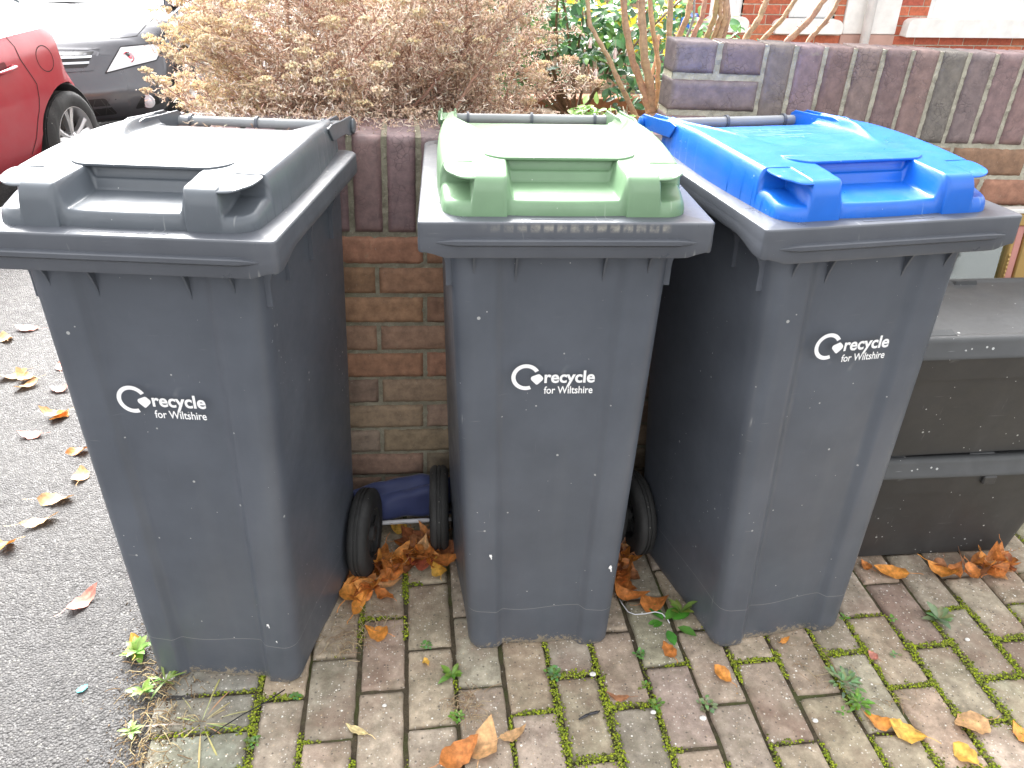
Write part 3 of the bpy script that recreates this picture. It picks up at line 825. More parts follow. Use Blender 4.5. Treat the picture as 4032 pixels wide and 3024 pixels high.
# ------------------------------------------------------------------ ground
rg=random.Random(11)
def grid_sheet(x0,x1,y0,y1,nx,ny,zf):
    V=[];F=[]
    for j in range(ny+1):
        for i in range(nx+1):
            x=x0+(x1-x0)*i/nx;y=y0+(y1-y0)*j/ny;V.append((x,y,zf(x,y)))
    for j in range(ny):
        for i in range(nx): a=j*(nx+1)+i;F.append((a,a+1,a+nx+2,a+nx+1))
    mb=MB();mb.add(V,F);return mb
def roadz(x,y):
    d=max(0,math.hypot(x+.6,max(0,y-1.6))-.3); return -.022*min(d,9)-.004
def edge_x(y): return -.56-.05*noise.noise(Vector((y*5,2,0)))-.02*noise.noise(Vector((y*20,2,0)))
# asphalt: fine sheet near the camera, coarse far sheet around it
near=MB(); V=[];F=[];nx,ny=150,300
for j in range(ny+1):
    y=.5+6.0*(j/ny)**1.3
    for i in range(nx+1):
        xr=-.50; x=xr-3.6*(i/nx)**1.3
        V.append((x,y,roadz(x,y)+.0025*noise.noise(Vector((x*22,y*22,0)))+.0018*noise.noise(Vector((x*90,y*90,0)))))
for j in range(ny):
    for i in range(nx): a=j*(nx+1)+i;F.append((a,a+nx+1,a+nx+2,a+1))
near.add(V,F)
tag(near.build('road',M['asphalt'],None,True,cols=False),kind='structure')
far=grid_sheet(-60,60,-40,80,60,60,lambda x,y:-.26 if (y>-2) else -.26)
tag(far.build('ground',M['asphalt'],None,False,cols=False),kind='structure')
sk=grid_sheet(-4.1,-.5,-3,.5,20,20,lambda x,y:roadz(x,1.0)-.001); tag(sk.build('road',M['asphalt'],None,True,cols=False),kind='structure')
bed=grid_sheet(-.66,3.4,.3,2.2,200,100,lambda x,y:-.0095+.003*noise.noise(Vector((x*14,y*14,0)))+.0015*noise.noise(Vector((x*60,y*60,0))))
tag(bed.build('paving_bed',M['soil'],None,True,cols=False),kind='structure')
pv=MB()
cols=[(.45,.385,.30),(.43,.375,.295),(.42,.375,.29),(.46,.385,.305),(.38,.325,.26),(.44,.36,.28),(.40,.355,.275)]
def block(x0,x1,y0,y1,col):
    # worn block with rounded top arris; z top ~0 with small settlement and tilt
    dz=rg.uniform(-.0022,.0018); tx=rg.uniform(-.012,.012); ty=rg.uniform(-.010,.010)
    cx,cy=(x0+x1)/2,(y0+y1)/2; V=[];F=[]; nx=8;ny=14 if y1-y0>.15 else 8
    if x1-x0>.15: nx=14
    rot=rg.uniform(-.010,.010); sd=rg.random()*99
    for j in range(ny+1):
        for i in range(nx+1):
            # denser towards edges
            fx=.5-.5*math.cos(PI*i/nx); fy=.5-.5*math.cos(PI*j/ny)
            x=x0+(x1-x0)*fx;y=y0+(y1-y0)*fy
            e=min(x-x0,x1-x,y-y0,y1-y); rr=.0065
            z=-rr*(1-math.sqrt(max(0,1-(1-min(1,e/rr))**2)))*1.1
            cd=math.hypot(min(x-x0,x1-x),min(y-y0,y1-y))
            z+=.0013*noise.noise(Vector((x*45+sd,y*45,0)))-.004*max(0,noise.noise(Vector((x*30,y*30,sd)))-.25)*(1 if e<.02 else .3)
            if e<1e-6:
                x+=.0022*noise.noise(Vector((x*60,y*60,sd))); y+=.0022*noise.noise(Vector((y*60,x*60,sd+5)))
                z-=.003
            z+=dz+tx*(x-cx)+ty*(y-cy)
            V.append((cx+(x-cx)-(y-cy)*rot,cy+(y-cy)+(x-cx)*rot,z))
    W=nx+1
    for j in range(ny):
        for i in range(nx): F.append((j*W+i,j*W+i+1,(j+1)*W+i+1,(j+1)*W+i))
    per=[i for i in range(W)]+[j*W+nx for j in range(1,ny+1)]+[ny*W+i for i in range(nx-1,-1,-1)]+[j*W for j in range(ny-1,0,-1)]
    b=len(V); V+=[(V[k][0],V[k][1],-.03) for k in per]; n=len(per)
    for k in range(n): F.append((per[k],b+k,b+(k+1)%n,per[(k+1)%n]))
    pv.add(V,F,col)
xj=[-.361,-.2635,-.158,-.0545,.0515,.1555,.259,.361,.4635,.5675,.667,.7705,.877,.980,1.085,1.19,1.294,1.398,1.50,1.60,1.705,1.81,1.915,2.02]
JOINTS=[]
for k in range(len(xj)-1):
    ph=1.163 if k%2==0 else 1.061
    ph={0:1.165,1:1.055,2:1.163,3:1.062,4:1.150,5:1.073,6:1.158,7:1.068,8:1.163}.get(k,1.055 if k%2 else 1.156)
    for n in range(-5,5):
        y0=ph+.2045*n; y1=y0+.2045
        if y1<.55 or y0>1.95: continue
        g=.0040+rg.uniform(-.0010,.0014); jx=rg.uniform(-.0015,.0015)
        c=vary(rg.choice(cols),.11,rg)
        block(xj[k]+g+jx,xj[k+1]-g+jx,y0+g+rg.uniform(-.001,.001),min(y1,1.95)-g,c)
        JOINTS.append(('y',xj[k],xj[k+1],y0)); JOINTS.append(('x',y0,y1,xj[k]))
for i,y0 in enumerate([.53+.094*q for q in range(14)]):
    gx=rg.uniform(-.012,.008); g=.005
    block(-.560+gx,-.367,y0+g+.002,y0+.094-g+.002,vary(rg.choice([(.30,.29,.245),(.27,.265,.225),(.31,.295,.25)]),.08,rg))
    JOINTS.append(('y',-.56,-.365,y0+.002))
po=pv.build('paving',M['paving'],None,True); tag(po,kind='structure')
# ---- leaf shapes
def leaf_geo(L,W,curl,fold,twist,rr,n=9,wav=.06,stalk=True):
    V=[];F=[];C=[]
    m=5
    sd=rr.random()*50
    for i in range(n+1):
        t=i/n; w=W/2*math.sin(PI*t**.85)**.8*(1-.12*t) if 0<t<1 else 0.0005
        w*=1+wav*noise.noise(Vector((t*7,sd,0)))*2
        for j in range(-m//2+1,m//2+1):
            f=j/2.0
            x=w*f*(1+.10*math.sin(i*2.2+sd)*abs(f)); y=(t-.5)*L
            z=curl*(((t-.45)*2)**2)*L+fold*abs(x)+twist*x*(t-.5)*8+.0035*noise.noise(Vector((x*60,y*60,sd)))*(.6+abs(f))
            z+=.0011*(-1 if i%2 else 1)*(1-abs(abs(f)-.5))*.8
            V.append((x,y,z)); C.append((abs(f),t))
    k=5
    for i in range(n):
        for j in range(k-1): a=i*k+j; F.append((a,a+1,a+k+1,a+k))
    if stalk:
        b=len(V); y0=-.5*L; z0=curl*(.9)**2*L
        for q in range(5):
            yy=y0-.0045*q*L/.05; zz=z0-.0004*q+.0006*q*q*.5
            xx=.0012*math.sin(q*.8+sd)*q
            V+=[(xx-.0007,yy,zz),(xx+.0007,yy,zz)]; C+=[(0,0),(0,0)]
        for q in range(4): a=b+q*2; F.append((a,a+1,a+3,a+2))
    return V,F,C
def leaf_cols(C,base,rr,vein=1.25,spots=.25):
    out=[];sd=rr.random()*90
    for f,t in C:
        k=1+spots*noise.noise(Vector((f*3,t*6,sd)))*2
        if f<.1: k*=vein
        out.append(tuple(min(1,c*k) for c in base))
    return out
def put_leaf(mb,x,y,z,L,W,ang,tiltx,tilty,base,rr,curl=.25,fold=.15,twist=0,stalk=True):
    V,F,C=leaf_geo(L,W,curl,fold,twist,rr,stalk=stalk)
    R=Matrix.Rotation(ang,3,'Z')@Matrix.Rotation(tilty,3,'Y')@Matrix.Rotation(tiltx,3,'X')
    P=[R@Vector(v) for v in V]; mn=min(p.z for p in P)
    P=[(p.x+x,p.y+y,p.z-mn+z) for p in P]
    mb.add(P,F,leaf_cols(C,base,rr))
ORG=(.66,.27,.055);RUS=(.52,.19,.05);BRN=(.34,.15,.07);YEL=(.72,.42,.08);PAL=(.58,.34,.16);PNK=(.50,.20,.15);RED=(.42,.05,.05);BUF=(.56,.34,.17)
rl=random.Random(21)
def fallen(x,y,L,W,ang,base,label,group='fallen leaves on the ground',z=None,curl=.22,tx=0,ty=0,name='fallen_leaf',fold=.15):
    mb=MB(); gz=(roadz(x,y)+.002 if x<-.60 else .0015) if z is None else z
    V,F,C=leaf_geo(L,W,curl,fold,rl.uniform(-.3,.3),rl)
    R=Matrix.Rotation(math.radians(ang),3,'Z')@Matrix.Rotation(ty,3,'Y')@Matrix.Rotation(tx,3,'X')
    P=[R@Vector(v) for v in V]; mn=min(p.z for p in P); P=[(p.x,p.y,p.z-mn) for p in P]
    mb.add(P,F,leaf_cols(C,base,rl))
    o=mb.build(name,M['leaf'],None,True,loc=(x,y,gz)); tag(o,label,'leaf',group); return o
LV=[ # x,y,L,W,angle,colour,label
(-1.555,3.094,.10,.06,80,PNK,'pinkish beech leaf farthest up the asphalt beside the grey-lidded bin'),
(-1.596,3.005,.07,.05,30,BUF,'small buff leaf on the asphalt at the left edge, just below the pinkish one'),
(-1.440,2.672,.11,.055,100,BUF,'pale buff leaf at the left edge of the leaf cluster on the asphalt'),
(-1.387,2.652,.09,.06,60,PAL,'broad pale leaf in the middle of the cluster on the asphalt'),
(-1.361,2.595,.08,.05,130,PAL,'pale leaf lowest in the cluster on the asphalt'),
(-1.300,2.735,.06,.035,20,PNK,'small pinkish leaf tucked beside the edge of the grey-lidded bin, above the cluster'),
(-1.243,2.559,.07,.05,70,PNK,'small rust pink leaf against the bin edge, level with the cluster'),
(-1.193,2.379,.09,.05,95,PAL,'pale folded leaf on the asphalt close to the bin edge'),
(-1.173,2.365,.07,.05,150,ORG,'orange leaf partly under the pale folded leaf near the bin edge'),
(-1.223,2.262,.08,.045,80,PNK,'brownish pink leaf flat on the asphalt below the pale folded leaf'),
(-1.040,2.145,.07,.04,110,RUS,'dark pink sliver of a leaf beside the bin on the asphalt'),
(-.990,2.015,.065,.05,10,PAL,'squarish pale orange leaf touching the bin edge on the asphalt'),
(-1.017,1.900,.095,.045,-85,BUF,'buff pointed leaf lying across, alone on the asphalt'),
(-1.024,1.805,.095,.038,-60,BUF,'narrow buff leaf lying aslant below the pointed buff one'),
(-1.078,1.711,.06,.045,110,ORG,'orange leaf at the left edge of the photo on the asphalt'),
(-.812,1.492,.085,.042,-35,PNK,'single pink leaf low on the asphalt, left of the grey-lidded bin'),
(-.650,1.329,.060,.048,20,YEL,'yellow leaf with green weed at the foot of the grey-lidded bin'),
(-.118,1.317,.060,.044,60,ORG,'small orange leaf alone on the paving between the grey and green lidded bins'),
(-.012,1.222,.022,.016,20,YEL,'tiny yellow leaf scrap on the paving left of the green-lidded bin'),
(-.154,1.066,.052,.018,62,(.75,.60,.30),'pale yellow seed husk near the bottom of the paving'),
(.046,.990,.090,.055,-60,RUS,'rusty brown leaf of the pair at the bottom centre'),
(.098,1.006,.100,.055,-20,PAL,'pale orange leaf lying over the rusty one at the bottom centre'),
(.158,1.020,.060,.032,-75,BUF,'flat buff leaf right of the pair at the bottom centre'),
(.536,1.339,.080,.050,-75,RUS,'rust brown oval leaf beside the white wire and the green weed'),
(.532,1.199,.055,.030,10,RUS,'upright curled orange leaf left of the foot of the blue-lidded bin'),
(.386,1.087,.050,.014,70,BRN,'thin brown curled leaf on the paving in front of the green-lidded bin'),
(.692,1.215,.045,.024,-80,ORG,'orange leaf caught under the front corner of the blue-lidded bin'),
(.805,1.200,.025,.014,-70,ORG,'tiny orange leaf under the front edge of the blue-lidded bin'),
(.629,1.123,.050,.034,25,ORG,'bright orange leaf on the paving in front of the blue-lidded bin'),
(.985,1.137,.028,.018,20,PNK,'small curled pinkish leaf in a joint right of the blue-lidded bin'),
(.902,.976,.065,.036,50,ORG,'orange curled leaf touching the yellow leaf at the lower right'),
(.950,.945,.075,.050,60,YEL,'large yellow leaf at the lower right'),
(1.096,.945,.085,.065,100,PAL,'broad pale orange leaf with ribs at the lower right'),
(1.039,.880,.055,.045,20,YEL,'yellow orange leaf cut by the bottom edge at the right'),
(1.187,.912,.055,.040,10,ORG,'orange leaf at the right edge near the bottom'),
(1.170,1.388,.085,.045,65,ORG,'orange leaf flat on the paving at the foot of the black box'),
(1.118,1.417,.035,.025,20,RUS,'small rusty leaf between the blue-lidded bin and the black box'),
(-.072,1.675,.050,.038,70,YEL,'amber leaf lying by itself behind the wheels'),
(-.012,1.735,.060,.052,30,RUS,'crumpled rust leaf in front of the navy fabric'),
(-.010,1.612,.070,.020,85,RED,'narrow crimson leaf on the leaf drift behind the bins'),
(.027,1.500,.058,.042,8,YEL,'yellow oval leaf at the front of the drift beside the green-lidded bin'),
(-.021,1.535,.085,.060,60,(.34,.09,.05),'large dark red leaf on top of the drift beside the green-lidded bin'),
(-.178,1.455,.115,.055,-28,ORG,'large orange ribbed leaf propped against the side of the grey-lidded bin'),
(-.165,1.412,.095,.032,-20,ORG,'long orange leaf below the large ribbed one by the grey-lidded bin'),
]
for i,(x,y,L,W,a,c,lab) in enumerate(LV):
    big=lab.startswith('large orange') or lab.startswith('long orange')
    fallen(x,y,L,W,a,c,lab,curl=rl.uniform(.08,.3),tx=rl.uniform(-.1,.15),ty=.6 if big else rl.uniform(-.2,.2),z=.012 if 'drift' in lab else None)
def drift(n,pts,zmax,lab,grp,seed):
    r=random.Random(seed)
    for i in range(n):
        (x0,y0,x1,y1,w)=r.choice(pts); t=r.random(); x=x0+(x1-x0)*t+r.uniform(-w,w); y=y0+(y1-y0)*t+r.uniform(-w,w)
        o=fallen(x,y,r.uniform(.045,.085),r.uniform(.03,.05),r.uniform(0,360),r.choice([ORG,RUS,RUS,BRN,ORG,(.45,.17,.04),PAL,(.33,.12,.05)]),lab,grp,z=.001+r.random()*zmax,curl=r.uniform(.1,.6),tx=r.uniform(-.35,.35),ty=r.uniform(-.4,.4))
drift(62,[(-.19,1.40,-.13,1.56,.02),(-.12,1.52,.02,1.56,.035),(-.07,1.56,.05,1.53,.03),(-.06,1.60,.0,1.60,.02),(-.15,1.42,-.08,1.50,.025)],.03,'crumpled brown leaf in the drift between the grey and green lidded bins','leaves drifted between the grey and green lidded bins',31)
drift(24,[(.46,1.42,.53,1.56,.02),(.50,1.50,.56,1.60,.02),(.47,1.38,.50,1.44,.015)],.015,'brown leaf in the gap between the green and blue lidded bins','leaves in the gap between the green and blue lidded bins',32)
drift(20,[(1.30,1.375,1.50,1.385,.018),(1.36,1.37,1.46,1.36,.02)],.02,'brown leaf in the heap against the black box','leaves heaped against the black box',33)
# ---- moss in the joints
ms=MB(); rm=random.Random(8)
def moss_density(x,y):
    d=noise.noise(Vector((x*4.2+3,y*4.2,1.7)))+.35*noise.noise(Vector((x*14,y*14,5)))
    return d+(.28 if y<1.18 else -.12)+(.10 if x>.2 else 0)
def tuft(x,y,z,s,c):
    n=5; V=[(x,y,z+s*.9)]; a0=rm.random()*6
    for k in range(n): a=a0+2*PI*k/n; V.append((x+s*math.cos(a)*rm.uniform(.7,1.2),y+s*math.sin(a)*rm.uniform(.7,1.2),z+rm.uniform(-.1,.25)*s))
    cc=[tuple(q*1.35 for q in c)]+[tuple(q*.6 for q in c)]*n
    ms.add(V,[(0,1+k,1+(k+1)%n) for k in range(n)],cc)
for J in JOINTS:
    if J[0]=='y': pts=[(rm.uniform(J[1],J[2]),J[3]+rm.gauss(0,.0036)) for _ in range(150)]
    else: pts=[(J[3]+rm.gauss(0,.0036),rm.uniform(J[1],J[2])) for _ in range(300)]
    for x,y in pts:
        d=moss_density(x,y)
        if y>1.62 or y<.8 or x<-.57: continue
        if d>.24+rm.uniform(-.13,.13):
            fat=min(1,max(0,d-.25)*2.4); 
            xx,yy=x+rm.gauss(0,.0045*fat),y+rm.gauss(0,.0045*fat)
            c=rm.choice([(.26,.33,.03),(.36,.42,.035),(.18,.23,.03),(.28,.30,.06),(.13,.14,.04)])
            tuft(xx,yy,-.004+.004*fat+rm.uniform(0,.002),rm.uniform(.0016,.0036),c)
tag(ms.build('moss',M['moss'],None,False),'bright green moss growing in the joints of the block paving','moss',kind='stuff')
# ---- crumbs: grit, dry stalks, soil at the edge of the asphalt
cr=MB()
def crumb(x,y,z,s,c):
    V=[(x+rm.uniform(-s,s),y+rm.uniform(-s,s),z+rm.uniform(0,s)) for _ in range(3)]+[(x,y,z+s*1.2)]
    cr.add(V,[(0,1,2),(0,1,3),(1,2,3),(2,0,3)],c)
def stalk(x,y,z,L,c,w=.0009):
    a=rm.random()*6.3; P=[(x+math.cos(a)*L*t,y+math.sin(a)*L*t,z+.002+.012*math.sin(PI*t)*rm.random()) for t in (0,.35,.7,1)]
    cr.tube(P,w,3,c,cap=False)
for _ in range(5200):
    y=rm.uniform(.8,1.62); x=edge_x(y)+rm.gauss(-.01,.045)
    if x<-.75: continue
    c=rm.choice([(.14,.09,.055),(.10,.07,.045),(.22,.15,.09),(.30,.24,.17),(.07,.05,.035),(.38,.34,.28)])
    crumb(x,y,-.006+rm.uniform(0,.007),rm.uniform(.001,.0045),c)
for _ in range(420):
    y=rm.uniform(.85,1.5); x=edge_x(y)+rm.gauss(-.01,.035); stalk(x,y,.001,rm.uniform(.01,.04),rm.choice([(.45,.36,.2),(.3,.22,.12),(.2,.13,.07)]))
for _ in range(900):
    x=rm.uniform(-.55,2.0); y=rm.uniform(.85,1.75); s=rm.uniform(.0008,.0026); crumb(x,y,.0005,s,rm.choice([(.6,.56,.5),(.35,.3,.22),(.12,.09,.06),(.5,.3,.12)]))
for cx,cy,n,sp in ((-.19,1.30,60,.03),(.07,1.10,70,.02),(.85,1.13,25,.03),(-.13,1.36,40,.03),(.98,1.02,20,.03)):
    for _ in range(n): stalk(cx+rm.gauss(0,sp),cy+rm.gauss(0,sp),.001,rm.uniform(.01,.045),rm.choice([(.42,.33,.2),(.3,.2,.12)]),.0006)
tag(cr.build('debris',M['bits'],None,False),'soil crumbs, grit and dry stalks scattered over the paving and its edge','debris',kind='stuff')
# ---- white pebbles
pb_i=0
for x,y,s in ((-.556,1.237,.010),(.347,1.153,.006),(.452,1.045,.005),(.55,1.02,.006),(-.10,1.12,.004),(.95,1.30,.005),(1.23,1.16,.005),(.78,.99,.005)):
    mb=MB(); bmx=bmesh.new(); bmesh.ops.create_icosphere(bmx,subdivisions=2,radius=s); 
    V=[(v.co.x*1.3+.001*noise.noise(v.co*300),v.co.y,v.co.z*.6+s*.5) for v in bmx.verts]; F=[tuple(v.index for v in f.verts) for f in bmx.faces]; bmx.free()
    mb.add(V,F,(.72,.70,.66)); o=mb.build('pebble',M['bits'],None,True,loc=(x,y,.001)); tag(o,'small white pebble lying on the paving blocks','pebble','white pebbles on the paving')
# ---- small litter
sw=MB(); P=[(.457,1.368,.004),(.461,1.345,.006),(.468,1.322,.005),(.482,1.311,.006),(.505,1.309,.008),(.530,1.309,.012),(.545,1.303,.011),(.555,1.290,.005),(.557,1.279,.003)]
sw.tube(P,.0013,8,(.75,.75,.75)); tag(sw.build('wire',simple('white_wire',(.75,.76,.78),.4),None,True,cols=False),'thin white wire curving over the paving beside a weed','wire')
sw=MB(); P=[(-.309,1.182,.003),(-.345,1.150,.006),(-.385,1.128,.004),(-.42,1.100,.006),(-.451,1.074,.004)]
sw.tube(P,.0013,6); tag(sw.build('cord',simple('black_cord',(.02,.02,.022),.6),None,True,cols=False),'thin black cord trailing from the foot of the grey-lidded bin','cord')
sw=MB(); sw.tube([(.295,1.044,.004),(.312,1.050,.006),(.318,1.053,.005)],[.002,.0035,.002],8); sw.tube([(.317,1.052,.006),(.335,1.056,.005),(.343,1.060,.003)],[.003,.0032,.001],8)
tag(sw.build('plastic_scrap',simple('black_plastic_scrap',(.03,.03,.035),.35),None,True,cols=False),'broken black plastic scrap on the paving in front of the green-lidded bin','scrap')
sw=MB(); sw.prism([(-.010,-.005),(.0,-.008),(.011,-.002),(.012,.006),(.0,.007),(-.011,.002)],.0,.0012); tag(sw.build('plastic_scrap',simple('teal_plastic',(.0,.42,.42),.4),None,False,cols=False,loc=(-.731,1.230,roadz(-.731,1.23)+.004),rot=(.1,0,.5)),'small turquoise plastic flake on the asphalt','scrap')
# ---- weeds
def leafquad(mb,p,d,nrm,L,W,c,bend=.3):
    # small pointed leaf, two-segment, along d
    d=Vector(d).normalized(); nrm=Vector(nrm); s=d.cross(nrm); 
    if s.length<1e-4: s=d.orthogonal()
    s.normalize(); n2=s.cross(d); p=Vector(p); V=[];C=[]
    for t,w in ((0,.08),(.25,.75),(.55,1),(.8,.65),(1,.02)):
        q=p+d*(L*t)-n2*(bend*L*t*t)
        V+=[q-s*(W/2*w)+n2*(.12*W*w),q,q+s*(W/2*w)+n2*(.12*W*w)]; C+=[c,tuple(k*1.12 for k in c),c]
    F=[]
    for i in range(4):
        a=i*3; F+=[(a,a+1,a+4,a+3),(a+1,a+2,a+5,a+4)]
    mb.add([tuple(v) for v in V],F,C)
rw=random.Random(14)
def weed(x,y,r,n,h,c,label,kind='rosette',z=.002,L=None,asp=.5):
    mb=MB(); 
    for i in range(n):
        a=2*PI*i/n*2.4+rw.uniform(-.3,.3); el=rw.uniform(.15,.9) if kind!='flat' else rw.uniform(.05,.35)
        d=(math.cos(a)*math.cos(el),math.sin(a)*math.cos(el),math.sin(el)*h)
        LL=(L or r)*rw.uniform(.6,1.05); off=0 if kind=='rosette' else rw.uniform(0,r*.7)
        cc=tuple(q*rw.uniform(.75,1.25) for q in c)
        leafquad(mb,(math.cos(a)*off,math.sin(a)*off,z*.5+rw.random()*.006*h),d,(0,0,1),LL,LL*asp,cc,rw.uniform(.1,.5))
    o=mb.build('weed',M['green'],None,True,loc=(x,y,z)); tag(o,label,'weed','weeds growing in the paving joints'); return o
GR=(.10,.20,.07);BG=(.16,.30,.05);GG=(.20,.29,.14)
weed(1.196,1.225,.042,16,1,GG,'pale green rosette weed standing alone at the right on the paving',asp=.42)
weed(.885,1.075,.042,60,1.2,GG,'bushy grey-green weed, largest plant on the paving, right of centre','bushy',L=.020,asp=.5)
weed(.890,1.022,.030,34,1,BG,'bright green leafy clump just below the grey-green bushy weed','bushy',L=.018)
weed(.845,1.003,.012,10,1,BG,'tiny bright green seedling beside the bright leafy clump','bushy',L=.010)
weed(.566,1.050,.022,26,.8,GG,'grey-green clump in a joint, in front of the blue-lidded bin','bushy',L=.012,asp=.7)
weed(.460,1.060,.020,22,.7,BG,'small clover-like weed in the mossy joint in front of the gap between bins','bushy',L=.010,asp=.8)
weed(.452,1.110,.014,14,.7,BG,'tiny round-leaved weed above the mossy joint near the gap','bushy',L=.008,asp=.8)
weed(1.087,1.235,.010,8,.7,BG,'tiny green seedling right of the blue-lidded bin, nearer the boxes','bushy',L=.009,asp=.8)
weed(.975,1.252,.010,8,.7,BG,'tiny green seedling touching the right foot of the blue-lidded bin','bushy',L=.009,asp=.8)
weed(1.035,1.135,.012,10,.8,GG,'tiny seedling in a joint midway right, in front of the boxes','bushy',L=.010,asp=.8)
weed(.545,1.283,.048,9,.8,(.09,.24,.04),'dark green lobed weed lying beside the end of the white wire',L=.045,asp=.55,kind='flat')
weed(.590,1.300,.050,8,2.4,(.22,.34,.08),'pale green upright weed against the side of the blue-lidded bin',L=.055,asp=.35)
weed(.044,1.180,.034,12,1,BG,'green rosette weed in front of the left foot of the green-lidded bin',asp=.4)
weed(.262,1.163,.022,34,.6,(.14,.27,.09),'round-leaved clover patch in front of the green-lidded bin','bushy',L=.010,asp=.9)
weed(.048,1.075,.016,22,.7,BG,'small green sprig low in the joint between centre and left','bushy',L=.011,asp=.7)
weed(.463,1.195,.014,18,.7,(.14,.28,.08),'tiny round-leaved patch right of the foot of the green-lidded bin','bushy',L=.009,asp=.8)
weed(-.010,1.268,.013,16,.7,(.14,.28,.08),'tiny round-leaved patch left of the foot of the green-lidded bin','bushy',L=.009,asp=.8)
weed(-.640,1.315,.035,14,1.2,(.14,.25,.04),'yellow-green weed at the left foot of the grey-lidded bin',L=.035)
weed(-.600,1.205,.040,10,1.1,BG,'broad-leaved green weed in the soil at the edge of the asphalt',L=.038,asp=.45)
weed(-.560,1.225,.045,18,1.6,(.20,.28,.07),'tuft of narrow green blades in the soil below the grey-lidded bin',L=.05,asp=.12)
weed(-.600,1.110,.028,8,.7,BG,'small green weed low in the soil at the edge of the asphalt',L=.03,asp=.35)
weed(-.285,1.160,.016,14,.7,(.14,.28,.08),'tiny round-leaved weed at the right foot of the grey-lidded bin','bushy',L=.010,asp=.9)
weed(-.355,1.060,.018,24,.7,(.15,.25,.07),'creeping weed in the joint beside the grey edging blocks','bushy',L=.009,asp=.8)
weed(-.465,1.115,.060,18,.35,(.50,.42,.22),'straw coloured dead grass tuft on the grey edging block',kind='flat',L=.095,asp=.04)

# ------------------------------------------------------------------ garden bed and plants
gs=MB(); V=[];F=[];nx,ny=90,40
for j in range(ny+1):
    for i in range(nx+1):
        x=-.50+3.9*i/nx; y=1.86+1.46*j/ny
        z=.80-.03*(x)+.05*noise.noise(Vector((x*3,y*3,2)))+.02*noise.noise(Vector((x*11,y*11,4)))
        if x>.62 and y<2.17: y=max(y,2.17-.0) if y>2.16 else y
        V.append((x,y,z-(.35 if (x>.60 and y<2.2) else 0)))
for j in range(ny):
    for i in range(nx): a=j*(nx+1)+i;F.append((a,a+1,a+nx+2,a+nx+1))
gs.add(V,F); tag(gs.build('garden_soil',M['gsoil'],None,True,cols=False),kind='structure')
# retaining returns of the raised bed
rr_=random.Random(77); ret=empty('retaining_wall',(-.50,1.99,0),label='brick retaining wall of the raised bed, running back under the dried shrub',cat='wall')
q=MB(); z=-.3;r=0
while z<.80:
    y=-.1-(.1125 if r%2 else 0)
    while y<1.3: q.box(-.055,.05,max(y+.004,-.1),min(y+.221,1.31),z+.004,z+.071,vary(rr_.choice([(.27,.115,.055),(.24,.10,.055)]),.15,rr_),r=.003); y+=.225
    z+=.075;r+=1
q.build('brickwork',M['redbrick'],ret); q=MB(); q.box(-.05,.045,-.098,1.30,-.3,.795); q.build('mortar',M['mortar'],ret,cols=False)
q=MB(); x=.06
z=-.3;r=0
while z<.80:
    x=.055-(.1125 if r%2 else 0)
    while x<3.9: q.box(max(x+.004,.055),x+.221,1.255,1.36,z+.004,z+.071,vary(rr_.choice([(.27,.115,.055),(.24,.10,.055)]),.15,rr_),r=.003); x+=.225
    z+=.075;r+=1
q.build('back_brickwork',M['redbrick'],ret); q=MB(); q.box(.056,3.9,1.26,1.355,-.3,.795); q.build('back_mortar',M['mortar'],ret,cols=False)
# ---- dried shrub
rs=random.Random(5)
shr=empty('dried_shrub',(-.08,2.28,.80),label='large dried brown shrub with straw-coloured flower heads over the low wall',cat='shrub')
O=Vector((-.08,2.28,.80)); ST=MB(); LF=MB(); FL=MB()
def env(p):  # inside test of the crown
    q=Vector(((p.x+.10)/.66,(p.y-2.33)/.47,(p.z-1.08)/.52)); return q.length
def bit(p,s,c):
    d=Vector((rs.gauss(0,1),rs.gauss(0,1),rs.gauss(0,1))).normalized(); n=d.orthogonal().normalized(); n=(Matrix.Rotation(rs.random()*6.3,3,d)@n); t=d.cross(n)
    L=s*rs.uniform(.7,1.5); w=s*rs.uniform(.12,.26); k=rs.uniform(.3,1.1)*L
    V=[];
    for u in (0,.5,1):
        c0=p+d*(L*u)+t*(k*(u*u)); V+=[tuple(c0-n*w*(1-.5*u)),tuple(c0+n*w*(1-.5*u))]
    LF.add(V,[(0,1,3,2),(2,3,5,4)],c)
TAN=[(.78,.67,.55),(.66,.52,.41),(.84,.77,.68),(.52,.38,.29),(.62,.49,.39),(.38,.26,.20)]
tips=[]
def twig(p0,d,L,r,col,n=4,leaf=True,dens=1.0):
    P=[p0];p=p0.copy();d=d.copy()
    for i in range(n):
        d=(d+Vector((rs.gauss(0,.16),rs.gauss(0,.16),rs.gauss(0.05,.12)))).normalized(); p=p+d*(L/n); P.append(p.copy())
    ST.tube(P,[r*(1-.55*i/n) for i in range(n+1)],4,col,cap=False)
    if leaf:
        for i in range(int(L*150*dens)):
            t=rs.random()*n; k=min(n-1,int(t)); q=P[k].lerp(P[k+1],t-k)+Vector((rs.gauss(0,.006),rs.gauss(0,.006),rs.gauss(0,.006)))
            c=rs.choice(TAN); bit(q,.0085,vary(c,.18,rs))
    return P,d
BR=[(.36,.22,.16),(.44,.29,.21),(.30,.17,.13),(.52,.38,.28)]
